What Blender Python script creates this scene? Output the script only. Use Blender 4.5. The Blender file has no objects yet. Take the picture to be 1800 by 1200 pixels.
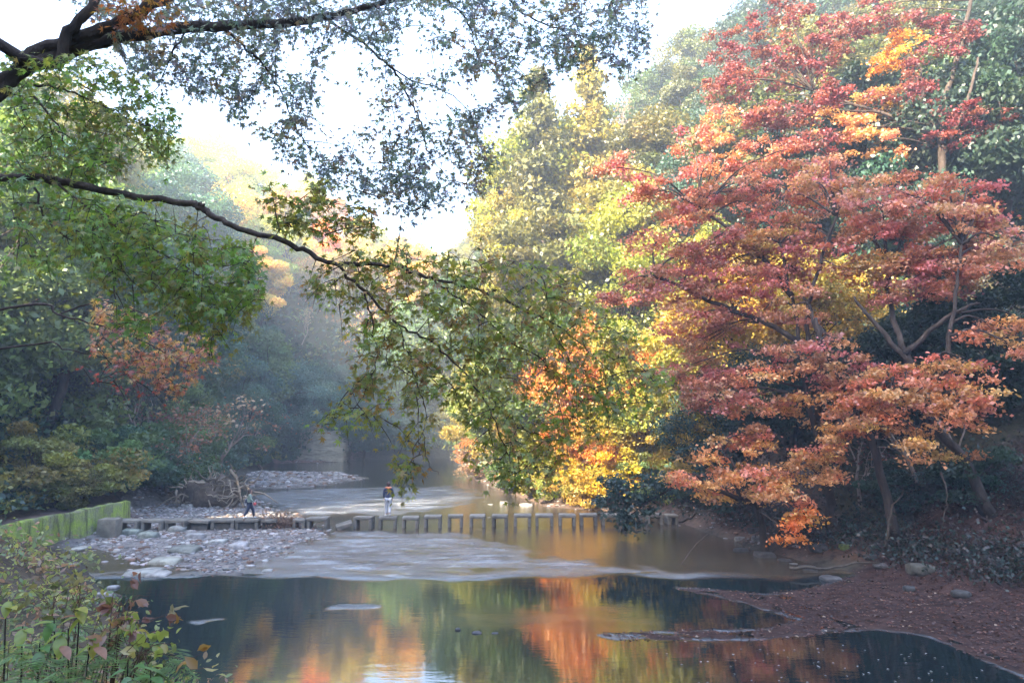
import bpy, math, random
import numpy as np
from mathutils import Vector
R = math.radians
random.seed(5)
rng = np.random.default_rng(11)
SC = bpy.context.scene
COL = SC.collection
# ------------------------------------------------------------------ camera geometry
F, CX, CY, H, PITCH = 1210.0, 900.0, 600.0, 5.5, R(6.8)
cp, sp = math.cos(PITCH), math.sin(PITCH)
def P(px, py, D):
    a = (px - CX) / F; b = (CY - py) / F
    dy = cp - b * sp; dz = sp + b * cp
    return np.array([a / dy * D, D, H + dz / dy * D])
def G(px, py, z=0.0):
    a = (px - CX) / F; b = (CY - py) / F
    dy = cp - b * sp; dz = sp + b * cp
    t = (z - H) / dz
    return np.array([a * t, dy * t, z])
def proj(x, y, z):
    f = y * cp + (z - H) * sp; u = -y * sp + (z - H) * cp
    return CX + F * x / f, CY - F * u / f
def gpoly(pts, z=0.0): return np.array([G(a, b, z)[:2] for a, b in pts])
# ------------------------------------------------------------------ mesh helpers
class MB:
    def __init__(s): s.V = []; s.Q = []; s.T = []; s.CQ = []; s.n = 0
    def add(s, V, Q=None, T=None, C=None):
        V = np.asarray(V, float).reshape(-1, 3)
        if Q is not None and len(Q): s.Q.append(np.asarray(Q, int).reshape(-1, 4) + s.n)
        if T is not None and len(T): s.T.append(np.asarray(T, int).reshape(-1, 3) + s.n)
        if C is None: C = (1, 1, 1)
        C = np.asarray(C, float)
        if C.ndim == 1: C = np.tile(C[:3], (len(V), 1))
        s.V.append(V); s.CQ.append(C[:, :3]); s.n += len(V)
    def mesh(s, name, mat, smooth=False):
        V = np.concatenate(s.V) if s.V else np.zeros((0, 3))
        Q = np.concatenate(s.Q) if s.Q else np.zeros((0, 4), int)
        T = np.concatenate(s.T) if s.T else np.zeros((0, 3), int)
        C = np.concatenate(s.CQ) if s.CQ else np.zeros((0, 3))
        m = bpy.data.meshes.new(name)
        m.vertices.add(len(V)); m.vertices.foreach_set('co', V.ravel())
        li = np.concatenate([Q.ravel(), T.ravel()]).astype(np.int32)
        tot = np.concatenate([np.full(len(Q), 4), np.full(len(T), 3)]).astype(np.int32)
        st = np.concatenate([[0], np.cumsum(tot)[:-1]]).astype(np.int32) if len(tot) else tot
        m.loops.add(len(li)); m.loops.foreach_set('vertex_index', li)
        m.polygons.add(len(tot)); m.polygons.foreach_set('loop_start', st); m.polygons.foreach_set('loop_total', tot)
        if smooth: m.polygons.foreach_set('use_smooth', np.ones(len(tot), bool))
        a = m.attributes.new('col', 'FLOAT_COLOR', 'POINT')
        a.data.foreach_set('color', np.concatenate([C, np.ones((len(C), 1))], 1).ravel())
        m.update(calc_edges=True); m.validate()
        if mat: m.materials.append(mat)
        return m
    def build(s, name, mat, parent=None, smooth=False):
        o = bpy.data.objects.new(name, s.mesh(name, mat, smooth)); COL.objects.link(o)
        if parent: o.parent = parent
        return o
def empty(name, loc=(0, 0, 0)):
    o = bpy.data.objects.new(name, None); o.empty_display_size = .3
    o.location = loc; COL.objects.link(o); return o
def tag(o, label=None, cat=None, group=None, kind=None):
    if label: o['label'] = label
    if cat: o['category'] = cat
    if group: o['group'] = group
    if kind: o['kind'] = kind
    return o
def copy_tree(o, parent=None):
    c = o.copy(); COL.objects.link(c)
    if parent: c.parent = parent
    for ch in list(o.children): copy_tree(ch, c)
    return c
def unit(v): return v / (np.linalg.norm(v, axis=-1, keepdims=True) + 1e-9)
def tube(mb, pts, rads, n=6, col=(1, 1, 1), cap=True):
    pts = np.asarray(pts, float); k = len(pts)
    rads = np.broadcast_to(np.asarray(rads, float), (k,))
    tan = unit(np.gradient(pts, axis=0))
    up = np.array([0, 0, 1.0]) if abs(tan[0, 2]) < .9 else np.array([1.0, 0, 0])
    u = unit(np.cross(tan[0], up)); V = []
    ang = np.linspace(0, 2 * np.pi, n, endpoint=False)
    for i in range(k):
        u = unit(u - tan[i] * np.dot(u, tan[i])); w = np.cross(tan[i], u)
        V.append(pts[i] + rads[i] * (np.cos(ang)[:, None] * u + np.sin(ang)[:, None] * w))
    V = np.concatenate(V); Q = []
    for i in range(k - 1):
        for j in range(n):
            Q.append((i * n + j, i * n + (j + 1) % n, (i + 1) * n + (j + 1) % n, (i + 1) * n + j))
    T = []
    if cap:
        V = np.concatenate([V, pts[:1], pts[-1:]])
        for j in range(n):
            T.append((k * n, (j + 1) % n, j)); T.append((k * n + 1, (k - 1) * n + j, (k - 1) * n + (j + 1) % n))
    mb.add(V, Q, T, col)
def spline(pts, m=4):
    pts = np.asarray(pts, float)
    if len(pts) < 3: return np.array([pts[0] + (pts[-1] - pts[0]) * t for t in np.linspace(0, 1, m + 1)])
    q = np.concatenate([[2 * pts[0] - pts[1]], pts, [2 * pts[-1] - pts[-2]]]); out = []
    for i in range(1, len(q) - 2):
        for t in np.linspace(0, 1, m, endpoint=False):
            a, b, c, d = q[i - 1], q[i], q[i + 1], q[i + 2]
            out.append(.5 * (2 * b + (c - a) * t + (2 * a - 5 * b + 4 * c - d) * t * t + (3 * b - a - 3 * c + d) * t ** 3))
    out.append(pts[-1]); return np.array(out)
def box(mb, c, s, col=(1, 1, 1), taper=1.0, rot=0.0, jit=0.0):
    x, y, z = np.array(s) / 2
    V = np.array([[-x, -y, -z], [x, -y, -z], [x, y, -z], [-x, y, -z], [-x * taper, -y * taper, z], [x * taper, -y * taper, z], [x * taper, y * taper, z], [-x * taper, y * taper, z]])
    if jit: V = V + rng.normal(0, jit, V.shape)
    ca, sa = math.cos(rot), math.sin(rot)
    V = np.stack([V[:, 0] * ca - V[:, 1] * sa, V[:, 0] * sa + V[:, 1] * ca, V[:, 2]], 1) + np.array(c)
    mb.add(V, [(0, 3, 2, 1), (4, 5, 6, 7), (0, 1, 5, 4), (1, 2, 6, 5), (2, 3, 7, 6), (3, 0, 4, 7)], None, col)
def leafquads(mb, c, size, col, r, up=.4, asp=1.6, tilt=None):
    N = len(c)
    n = r.normal(size=(N, 3)); n[:, 2] += up; n = unit(n)
    t = unit(np.cross(n, r.normal(size=(N, 3)))); b = np.cross(n, t)
    s = np.broadcast_to(np.asarray(size, float), (N,))[:, None]
    fold = n * s * .18
    V = np.stack([c + t * s * asp / 2, c + b * s * .5 + fold, c - t * s * asp / 2, c - b * s * .5 + fold], 1).reshape(-1, 3)
    Q = np.arange(N * 4).reshape(-1, 4)
    mb.add(V, Q, None, np.repeat(col, 4, 0))
def leafhex(mb, c, size, col, r, up=.4, asp=1.9):
    N = len(c); n = r.normal(size=(N, 3)); n[:, 2] += up; n = unit(n)
    t = unit(np.cross(n, r.normal(size=(N, 3)))); b = np.cross(n, t); s = np.broadcast_to(np.asarray(size, float), (N,))[:, None]
    L = t * s * asp / 2; W = b * s * .5; d = n * s
    V = np.stack([c - L, c - L * .4 + W * .85 + d * .12, c + L * .25 + W * .8 + d * .1, c + L - d * .2, c + L * .25 - W * .8 + d * .1, c - L * .4 - W * .85 + d * .12, c - L * .4 - d * .04, c + L * .25 - d * .06], 1).reshape(-1, 3)
    o = (np.arange(N) * 8)[:, None]
    mb.add(V, np.concatenate([o + [1, 2, 7, 6], o + [6, 7, 4, 5]]), np.concatenate([o + [0, 1, 6], o + [0, 6, 5], o + [2, 3, 7], o + [7, 3, 4]]), np.repeat(col, 8, 0))
def ico(sub=1):
    import bmesh
    bm = bmesh.new(); bmesh.ops.create_icosphere(bm, subdivisions=sub, radius=1)
    V = np.array([v.co[:] for v in bm.verts]); T = np.array([[v.index for v in f.verts] for f in bm.faces]); bm.free(); return V, T
ICO1, ICO2, ICO3 = ico(1), ico(2), ico(3)
def rock(mb, c, s, r, col=(1, 1, 1), tmpl=None, rot=None, rough=.22):
    V, T = tmpl or ICO2
    k = r.normal(size=(3, 3)) * 1.6; ph = r.uniform(0, 6, 3)
    d = 1 + rough * np.sin(V @ k + ph).mean(1) * 1.5 + r.normal(0, rough * .18, len(V))
    W = V * d[:, None]
    W = np.clip(W, -.78, .78) * np.array(s) * 1.2
    a = r.uniform(0, 6.28) if rot is None else rot
    ca, sa = math.cos(a), math.sin(a)
    W = np.stack([W[:, 0] * ca - W[:, 1] * sa, W[:, 0] * sa + W[:, 1] * ca, W[:, 2]], 1) + np.array(c)
    mb.add(W, None, T, col)
# ------------------------------------------------------------------ materials
def newmat(name):
    m = bpy.data.materials.new(name); m.use_nodes = True; nt = m.node_tree; nt.nodes.clear()
    out = nt.nodes.new('ShaderNodeOutputMaterial'); return m, nt, out
def N(nt, t, **kw):
    n = nt.nodes.new(t)
    for k, v in kw.items():
        if k in n.inputs: n.inputs[k].default_value = v
        else: setattr(n, k, v)
    return n
def noise(nt, scale, detail=4, rough=.55, vec=None, stretch=None):
    n = N(nt, 'ShaderNodeTexNoise'); n.inputs['Scale'].default_value = scale; n.inputs['Detail'].default_value = detail; n.inputs['Roughness'].default_value = rough
    tc = N(nt, 'ShaderNodeTexCoord'); src = tc.outputs['Object']
    if stretch:
        mp = N(nt, 'ShaderNodeMapping'); mp.inputs['Scale'].default_value = stretch; nt.links.new(src, mp.inputs[0]); src = mp.outputs[0]
    nt.links.new(src, n.inputs['Vector']); return n
def ramp(nt, fac, stops):
    r = N(nt, 'ShaderNodeValToRGB'); e = r.color_ramp.elements
    while len(e) < len(stops): e.new(.5)
    for el, (p, c) in zip(e, stops): el.position = p; el.color = (*c, 1)
    nt.links.new(fac, r.inputs[0]); return r
def mulc(nt, a, b, typ='MULTIPLY', fac=1.0):
    m = N(nt, 'ShaderNodeMix', data_type='RGBA', blend_type=typ); m.inputs[0].default_value = fac
    nt.links.new(a, m.inputs[6])
    if isinstance(b, tuple): m.inputs[7].default_value = (*b, 1)
    else: nt.links.new(b, m.inputs[7])
    return m.outputs[2]
def attr(nt): return N(nt, 'ShaderNodeAttribute', attribute_name='col').outputs['Color']
def leafmat(name, trans=.4, gloss=.04):
    m, nt, out = newmat(name); oi = N(nt, 'ShaderNodeObjectInfo')
    c = mulc(nt, attr(nt), oi.outputs['Color'])
    d = N(nt, 'ShaderNodeBsdfDiffuse'); nt.links.new(c, d.inputs[0])
    t = N(nt, 'ShaderNodeBsdfTranslucent'); nt.links.new(mulc(nt, c, (1.25, 1.15, .7)), t.inputs[0])
    mx = N(nt, 'ShaderNodeMixShader'); mx.inputs[0].default_value = trans
    nt.links.new(d.outputs[0], mx.inputs[1]); nt.links.new(t.outputs[0], mx.inputs[2])
    g = N(nt, 'ShaderNodeBsdfGlossy'); g.inputs['Roughness'].default_value = .45; g.inputs[0].default_value = (.9, .95, 1, 1)
    m2 = N(nt, 'ShaderNodeMixShader'); m2.inputs[0].default_value = gloss
    nt.links.new(mx.outputs[0], m2.inputs[1]); nt.links.new(g.outputs[0], m2.inputs[2])
    nt.links.new(m2.outputs[0], out.inputs[0]); return m
def surfmat(name, stops, scale=6, detail=6, rough=.85, bump=.4, bscale=None, stretch=None, usecol=False, spec=.3, dist=.05):
    m, nt, out = newmat(name); b = N(nt, 'ShaderNodeBsdfPrincipled')
    n = noise(nt, scale, detail, .6, stretch=stretch); rr = ramp(nt, n.outputs['Fac'], stops); c = rr.outputs[0]
    if usecol: c = mulc(nt, c, attr(nt))
    n3 = noise(nt, scale * .17, 3); c = mulc(nt, c, ramp(nt, n3.outputs['Fac'], [(.3, (.7, .7, .7)), (.7, (1.2, 1.2, 1.2))]).outputs[0])
    nt.links.new(c, b.inputs['Base Color']); b.inputs['Roughness'].default_value = rough; b.inputs['Specular IOR Level'].default_value = spec
    n2 = noise(nt, bscale or scale * 2, 6, .65, stretch=stretch); bp = N(nt, 'ShaderNodeBump'); bp.inputs['Strength'].default_value = bump; bp.inputs['Distance'].default_value = dist
    nt.links.new(n2.outputs['Fac'], bp.inputs['Height']); nt.links.new(bp.outputs[0], b.inputs['Normal'])
    nt.links.new(b.outputs[0], out.inputs[0]); return m
LEAF = leafmat('leaf'); LEAFNEAR = leafmat('maple_leaf', .58, .05)
BARK = surfmat('bark', [(.3, (.035, .026, .022)), (.7, (.11, .085, .07))], 5, 7, .9, .8, 14, (1, 1, .3), True)
PALEBARK = surfmat('pale_bark', [(.3, (.22, .17, .14)), (.7, (.42, .34, .28))], 4, 6, .9, .5, None, (1, 1, .3), True)
GROUND = surfmat('ground', [(.3, (.36, .35, .33)), (.5, (1, 1, 1)), (.72, (1.35, 1.25, 1.1))], 3.2, 9, .95, .7, 7, None, True, .15, .12)
ROCKM = surfmat('river_stone', [(.3, (.55, .55, .55)), (.7, (1.2, 1.2, 1.2))], 5, 6, .75, .4, 12, None, True, .35, .03)
CONC = surfmat('weathered_concrete', [(.3, (.17, .165, .155)), (.6, (.3, .29, .27)), (.8, (.36, .35, .33))], 3.5, 8, .9, .5, 16, None, True, .2, .02)
CONCDARK = surfmat('dark_concrete', [(.3, (.09, .09, .085)), (.6, (.17, .165, .155)), (.8, (.23, .225, .21))], 3.5, 8, .7, .5, 16, None, True, .35, .02)  # darker, smoother concrete for the stone infill
DRIFT = surfmat('driftwood', [(.3, (.10, .085, .07)), (.7, (.28, .24, .20))], 5, 6, .9, .6, 12, (1, 1, 1), True)
# ------------------------------------------------------------------ terrain
WATER = np.array([(13, 10), (4, 9.5), (-2, 11.5), (-6.6, 14.6), (-11.5, 21), (-16.5, 27.5), (-19.4, 31), (-19.6, 40), (-26, 46), (-27, 54), (-30, 64), (-38, 80), (-46, 92), (-46, 104), (-36, 106),
    (-22, 109), (-9, 113), (-8, 102), (-5.5, 80), (-4.2, 72), (-1.2, 58), (2.4, 48.5), (7.3, 44.5), (9.6, 38.5), (10, 34), (10.4, 31), (11.5, 28), (13, 26), (15.6, 23), (17, 17)], float)
def sdist(x, y, poly):
    """signed distance to polygon, negative inside"""
    x = np.asarray(x, float); y = np.asarray(y, float); d = np.full(x.shape, 1e9); ins = np.zeros(x.shape, bool)
    n = len(poly)
    for i in range(n):
        ax, ay = poly[i]; bx, by = poly[(i + 1) % n]; ex, ey = bx - ax, by - ay
        t = np.clip(((x - ax) * ex + (y - ay) * ey) / (ex * ex + ey * ey + 1e-12), 0, 1)
        d = np.minimum(d, np.hypot(x - ax - t * ex, y - ay - t * ey))
        c = ((ay > y) != (by > y)) & (x < (bx - ax) * (y - ay) / (by - ay + 1e-12) + ax); ins ^= c
    return np.where(ins, -d, d)
PXC = {-100: [(27, .8), (31, 1.5), (42, 12), (57, 25), (78, 36), (105, 42)],
 100: [(36, .8), (40, 2.5), (50, 12), (65, 24), (85, 32), (110, 35)], 200: [(42, .6), (46, 2.5), (60, 12), (82, 26), (105, 36), (125, 38)],
 300: [(49, .5), (56, 2), (72, 10), (95, 26), (122, 44), (142, 51)], 400: [(62, .3), (80, 1.2), (95, 6), (115, 22), (142, 47), (168, 57)],
 500: [(99, 0), (104, 2), (110, 10), (123, 24), (146, 45), (175, 57)], 600: [(103, 0), (107, 3), (114, 12), (128, 25), (152, 42), (185, 55)],
 700: [(107, 0), (111, 4), (118, 13), (134, 25), (165, 38), (205, 50)], 795: [(112, 0), (116, 4), (130, 12), (160, 26), (220, 44), (270, 60)],
 845: [(72, 0), (76, 3), (90, 13), (110, 24), (150, 36), (240, 54)], 900: [(55, 0), (58, 2.5), (66, 9), (80, 19), (105, 34), (150, 46)],
 950: [(48, 0), (51, 2), (60, 10), (78, 25), (100, 38), (150, 50)], 1040: [(46, 0), (50, 1.5), (60, 10), (79, 28), (100, 42), (145, 52)],
 1130: [(43, 0), (47, 2), (59, 13), (79, 31), (100, 45), (140, 56)], 1230: [(36, 0), (40, 1.5), (54, 13), (73, 31), (94, 50), (130, 62)],
 1400: [(28, 0), (31.5, 1), (45, 11), (63, 28), (88, 52), (118, 66)], 1700: [(21.5, 0), (25, 1.2), (38, 12), (54, 28), (78, 52), (105, 66)],
 2000: [(19, 0), (22, 1.2), (34, 12), (50, 28), (72, 50), (100, 62)]}
AZC = {60: [(22, 0), (26, 1.5), (40, 12), (58, 28), (85, 50), (110, 60)], 90: [(16, 2.5), (24, 4), (40, 12), (60, 25), (85, 40), (110, 50)], 130: [(14, 3.9), (24, 5), (40, 10), (60, 18), (85, 28), (110, 32)],  # unseen hills; rear-left heights shaped to shade the near bank, sunlit gap kept
 180: [(14, 3.9), (22, 5), (36, 16), (52, 36), (75, 56), (100, 66)], -180: [(14, 3.9), (22, 5), (36, 16), (52, 36), (75, 56), (100, 66)],
 -160: [(14, 3.9), (20, 5), (30, 20), (44, 48), (60, 76), (80, 94)], -135: [(12, 3.9), (18, 5), (27, 23), (38, 52), (50, 76), (75, 98)], -118: [(12, 3.9), (18, 5), (27, 20), (38, 46), (52, 62), (75, 74)], -124: [(12, 3.9), (18, 5), (27, 21), (38, 50), (51, 74), (75, 88)],
 -109: [(12, 3.9), (18, 5), (28, 16), (40, 34), (54, 50), (75, 62)], -103: [(12, 3.9), (18, 5), (28, 14), (42, 29), (56, 41), (78, 54)], -98: [(12, 3.9), (18, 5), (29, 12), (44, 25), (58, 38), (80, 50)], -86: [(13, 3.9), (19, 5), (30, 13), (46, 26), (62, 40), (80, 50)], -74: [(16, 3.5), (21, 5), (32, 13), (46, 26), (64, 44), (85, 56)],
 -60: [(20, 2.5), (26, 4), (38, 13), (54, 25), (74, 44), (98, 54)], -50: [(25, 1.4), (31, 3), (42, 12), (58, 25), (80, 40), (105, 45)]}
cols = []
for px, l in PXC.items():
    a = math.atan((px - CX) / F); cols.append((a, [(d / math.cos(a), z) for d, z in l]))
for a, l in AZC.items(): cols.append((R(a), l))
cols.sort(key=lambda c: c[0])
CA = np.array([c[0] for c in cols]); CR = np.array([[p[0] for p in c[1]] for c in cols]); CZ = np.array([[p[1] for p in c[1]] for c in cols])
def hill(x, y):
    az = np.arctan2(x, y); r = np.hypot(x, y)
    rr = [np.interp(az, CA, CR[:, i]) for i in range(6)]; zz = [np.interp(az, CA, CZ[:, i]) for i in range(6)]
    z = np.full(np.shape(r), -5.0); t = np.zeros(np.shape(r))
    for i in range(5):
        m = (r >= rr[i]) & (r < rr[i + 1]); f = (r - rr[i]) / (rr[i + 1] - rr[i])
        z = np.where(m, zz[i] + f * (zz[i + 1] - zz[i]), z); t = np.where(m, i + f, t)
    m = r >= rr[5]; z = np.where(m, zz[5] - (r - rr[5]) * .12, z); t = np.where(m, 5 + (r - rr[5]) / 50, t)
    return z, t
def wob(x, y, s): return (np.sin(x * 1.3 * s + 1.1 + 1.7 * np.sin(y * .7 * s)) + np.sin(y * 1.7 * s + 2.3 + 1.3 * np.sin(x * .9 * s)) + .5 * np.sin(x * 3.1 * s + y * 2.3 * s)) / 2.5
BAR1 = gpoly([(118, 962), (240, 992), (330, 1008), (420, 1007), (480, 988), (540, 958), (590, 938), (560, 922), (520, 905), (470, 893), (440, 872), (330, 872), (250, 878), (195, 925)])
BAR2 = gpoly([(440, 860), (540, 857), (640, 843), (600, 833), (440, 831)])
BAR3 = gpoly([(380, 817), (560, 814), (645, 807), (380, 803)])
SHOAL = gpoly([(1190, 1033), (1310, 1058), (1370, 1075), (1415, 1091), (1350, 1107), (1150, 1112), (1055, 1115), (1085, 1121), (1200, 1121), (1350, 1120), (1540, 1103), (1640, 1116), (1702, 1144), (1800, 1185), (2000, 1260), (2000, 985), (1600, 992), (1520, 1008), (1450, 1030), (1350, 1046), (1250, 1036)])
RBAR = gpoly([(830, 842), (960, 892), (1150, 905), (1230, 930), (1420, 990), (1500, 985), (1400, 930), (1180, 890), (960, 865)])
def sstep(a, b, v): t = np.clip((v - a) / (b - a), 0, 1); return t * t * (3 - 2 * t)
def terr(x, y, full=False):
    x = np.asarray(x, float); y = np.asarray(y, float)
    sd = sdist(x, y, WATER) + wob(x, y, .8) * .45 + wob(y, x, 2.1) * .15; hz, t = hill(x, y)
    near = sstep(30, 20, y); cap = 3.9 * near + 1.05 * (1 - near)
    cap = np.where((x > 0) & (y > 14), 1.6, cap)
    lo = np.where(sd < 0, np.maximum(-.5, .25 * sd), np.minimum(cap, .42 * sd))
    w = wob(x, y, .9) * .5 + wob(y, x, 2.7) * .2
    b1 = sdist(x, y, BAR1) + w * .5; b2 = sdist(x, y, BAR2) + w; b3 = sdist(x, y, BAR3) + w; sh = sdist(x, y, SHOAL) + w * .25
    rb = sdist(x, y, RBAR) + w * .3
    lo = np.where(b1 < 1, np.maximum(lo, .02 - .06 * np.maximum(b1, -1.2) + .035 * w), lo)
    for b in (b2, b3): lo = np.where(b < 1, np.maximum(lo, .10 - .12 * np.maximum(b, -1.5)), lo)
    lo = np.where(sh < .6, np.maximum(lo, np.where(sh < 0, .008 - .011 * np.maximum(sh, -4) + .02 * w + .03 * wob(x * .7, y * 4.2, 1.9), .010 - .12 * sh + .012 * w)), lo)
    lo = np.where(rb < .6, np.maximum(lo, .06 - .15 * np.maximum(rb, -.5) + .05 * w), lo)
    z = np.maximum(lo, hz + sstep(1, 2.2, t) * (1.3 * wob(x, y, .11) + .5 * wob(y, x, .45)) + .12 * w * (t > 0))
    z = np.where(sd > .5, z + .12 * w * sstep(.5, 2, sd), z)
    # the footpath behind the mossy wall
    pth = (x < -20.0) & (x > -24) & (y < 39) & (y > 12)
    z = np.where(pth, np.minimum(z, 1.0 + .02 * w), z)
    return (z, sd, t, b1, b2, b3, sh, rb, w) if full else z
def zt(x, y): return float(terr(np.array([x]), np.array([y]))[0])
def make_terrain():
    azs = np.concatenate([np.arange(-180, -46, 3.0), np.arange(-46, 46, .3), np.arange(46, 180, 3.0)]); azs = np.radians(azs)
    rs = np.concatenate([[.01, 1, 2, 3.2], np.geomspace(4.2, 300, 250)])
    A, Rr = np.meshgrid(azs, rs); x = Rr * np.sin(A); y = Rr * np.cos(A)
    z, sd, t, b1, b2, b3, sh, rb, w = terr(x, y, True)
    n = len(azs); C = np.zeros(x.shape + (3,))
    C[:] = (.085, .065, .045)                                    # soil and dead leaves
    def mixc(m, c): C[:] = C * (1 - m[..., None]) + np.array(c) * m[..., None]
    mixc(sstep(.3, .9, t) * 1.0, (.075, .07, .04))
    mixc(np.where((y > 11) & (sd < .6), 1, 0) * 1.0, (.075, .068, .055))   # river bed
    for b in (b1, b2): mixc(sstep(.5, -.2, b), (.20, .19, .19))
    mixc(sstep(.5, -.2, b3), (.26, .17, .15))
    mixc(sstep(.5, -.1, sh), (.060, .034, .029)); mixc(sstep(.4, -.1, rb), (.13, .095, .08))
    mixc(sstep(0.3, 1.5, sd) * ((x > 5) & (t < .8)) * .7, (.13, .07, .055))
    pth = ((x < -20.2) & (x > -23.6) & (y < 39) & (y > 12)).astype(float); mixc(pth, (.13, .10, .10))
    i, j = np.meshgrid(np.arange(len(rs) - 1), np.arange(n), indexing='ij'); j2 = (j + 1) % n
    Q = np.stack([i * n + j, (i + 1) * n + j, (i + 1) * n + j2, i * n + j2], -1).reshape(-1, 4)
    mb = MB(); mb.add(np.stack([x, y, z], -1).reshape(-1, 3), Q[:, ::-1], None, C.reshape(-1, 3))
    return tag(mb.build('ground', GROUND, smooth=True), 'valley ground with river banks, gravel and wooded slopes', 'ground', kind='structure')
make_terrain()
# ------------------------------------------------------------------ water
RIF = [gpoly([(455, 998), (520, 1006), (640, 1004), (830, 1003), (960, 997), (980, 985), (880, 965), (840, 950), (760, 940), (620, 938), (560, 950), (510, 975)]),
       gpoly([(440, 872), (520, 862), (640, 858), (800, 856), (840, 870), (810, 890), (700, 903), (520, 905)]), gpoly([(860, 990), (950, 985), (1140, 1000), (1150, 1006), (860, 1006)])]
SH2 = gpoly([(795, 1082), (850, 1070), (960, 1072), (1090, 1064), (1190, 1092), (1150, 1110), (1060, 1114), (950, 1104), (830, 1108)])
PATCH = [gpoly([(595, 1066), (640, 1062), (655, 1065), (615, 1069)]), gpoly([(338, 1092), (375, 1086), (385, 1088), (345, 1096)])]
def make_water():
    azs = np.radians(np.concatenate([np.arange(-60, -40, 1), np.arange(-40, 40, .16), np.arange(40, 61, 1)])); rs = np.geomspace(8.5, 170, 430)
    A, Rr = np.meshgrid(azs, rs); x = Rr * np.sin(A); y = Rr * np.cos(A)
    w = wob(x, y, 1.1) * .5 + wob(y, x, 3.1) * .3; w2 = wob(x * .5, y * 2.2, 1.3)
    led = 26.0 + .35 * np.sin(x * .5) + .22 * np.sin(x * 1.7 + 1) + .15 * w          # the rock ledge across the river
    up = sstep(-.25, .25, y - led)
    rif = np.zeros(x.shape)
    for p in RIF: rif = np.maximum(rif, sstep(.8, -1.2, sdist(x, y, p) + w * 1.6))
    rif = rif * (.55 + .45 * sstep(-.35, .45, w2)) * up
    crest = np.exp(-((y - led) / .35) ** 2) * sstep(13, 2, x) * (.3 + .7 * sstep(-.6, .3, w2))
    rif = np.clip(np.maximum(rif, crest * .7), 0, 1)
    s2 = .75 * sstep(.35, -.35, sdist(x, y, SH2) + w * .9) * (.4 + .6 * sstep(-.3, .3, w2 + w))
    pa = np.zeros(x.shape)
    for p in PATCH: pa = np.maximum(pa, sstep(.35, -.4, sdist(x, y, p) + w * .4))
    edge = sstep(.16, .02, np.abs(sdist(x, y, SHOAL) + w * .25))
    rif = np.clip(np.maximum(rif, np.maximum(pa * .5 * sstep(-.2, .4, w2), edge * .3)), 0, 1)
    shal = np.clip(np.maximum(up * sstep(44, 36, y) + up * .35, s2), 0, 1)
    z = .05 * up + rif * .012 * w2
    C = np.stack([rif, shal, .07 + .93 * np.maximum(up, s2 * .5)], -1)
    n = len(azs); i, j = np.meshgrid(np.arange(len(rs) - 1), np.arange(n - 1), indexing='ij')
    Q = np.stack([i * n + j, i * n + j + 1, (i + 1) * n + j + 1, (i + 1) * n + j], -1).reshape(-1, 4)
    m, nt, out = newmat('river_water')
    a = N(nt, 'ShaderNodeAttribute', attribute_name='col'); s = N(nt, 'ShaderNodeSeparateColor'); nt.links.new(a.outputs['Color'], s.inputs[0])
    st = noise(nt, .9, 8, .74, stretch=(.42, 1.25, 1)); sr = ramp(nt, st.outputs['Fac'], [(.42, (.03, .03, .03)), (.58, (1, 1, 1))]); RF = N(nt, 'ShaderNodeMath', operation='MULTIPLY'); nt.links.new(s.outputs[0], RF.inputs[0]); nt.links.new(sr.outputs[0], RF.inputs[1])
    bed = noise(nt, 1.1, 5, .6, stretch=(.6, 2.0, 1)); bc = ramp(nt, bed.outputs['Fac'], [(.3, (.045, .034, .022)), (.7, (.11, .08, .05))])
    base = N(nt, 'ShaderNodeMix', data_type='RGBA'); nt.links.new(s.outputs[1], base.inputs[0]); base.inputs[6].default_value = (.010, .016, .017, 1); nt.links.new(bc.outputs[0], base.inputs[7])
    fo = N(nt, 'ShaderNodeMix', data_type='RGBA'); fm = N(nt, 'ShaderNodeMath', operation='MULTIPLY'); nt.links.new(RF.outputs[0], fm.inputs[0]); fm.inputs[1].default_value = .3; nt.links.new(fm.outputs[0], fo.inputs[0]); nt.links.new(base.outputs[2], fo.inputs[6]); fo.inputs[7].default_value = (.30, .40, .56, 1)  # foam tint made blue to imitate reflected sky
    d = N(nt, 'ShaderNodeBsdfDiffuse'); nt.links.new(fo.outputs[2], d.inputs[0])
    n1 = noise(nt, 2.2, 3, .5, stretch=(.5, 1.4, 1)); n2 = noise(nt, 5.0, 4, .6, stretch=(.55, 1.5, 1))
    amp1 = N(nt, 'ShaderNodeMath', operation='MULTIPLY_ADD'); nt.links.new(RF.outputs[0], amp1.inputs[0]); amp1.inputs[1].default_value = .22; amp1.inputs[2].default_value = .0022
    amp2 = N(nt, 'ShaderNodeMath', operation='MULTIPLY_ADD'); nt.links.new(s.outputs[2], amp2.inputs[0]); amp2.inputs[1].default_value = .016; amp2.inputs[2].default_value = .0
    h1 = N(nt, 'ShaderNodeMath', operation='MULTIPLY'); nt.links.new(n1.outputs['Fac'], h1.inputs[0]); nt.links.new(amp1.outputs[0], h1.inputs[1])
    h2 = N(nt, 'ShaderNodeMath', operation='MULTIPLY'); nt.links.new(n2.outputs['Fac'], h2.inputs[0]); nt.links.new(amp2.outputs[0], h2.inputs[1])
    n4 = noise(nt, 9.0, 3, .6); h4 = N(nt, 'ShaderNodeMath', operation='MULTIPLY'); nt.links.new(n4.outputs['Fac'], h4.inputs[0]); 
    a4 = N(nt, 'ShaderNodeMath', operation='MULTIPLY'); nt.links.new(RF.outputs[0], a4.inputs[0]); a4.inputs[1].default_value = .07; nt.links.new(a4.outputs[0], h4.inputs[1])
    hs = N(nt, 'ShaderNodeMath', operation='ADD'); nt.links.new(h1.outputs[0], hs.inputs[0]); nt.links.new(h2.outputs[0], hs.inputs[1])
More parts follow.
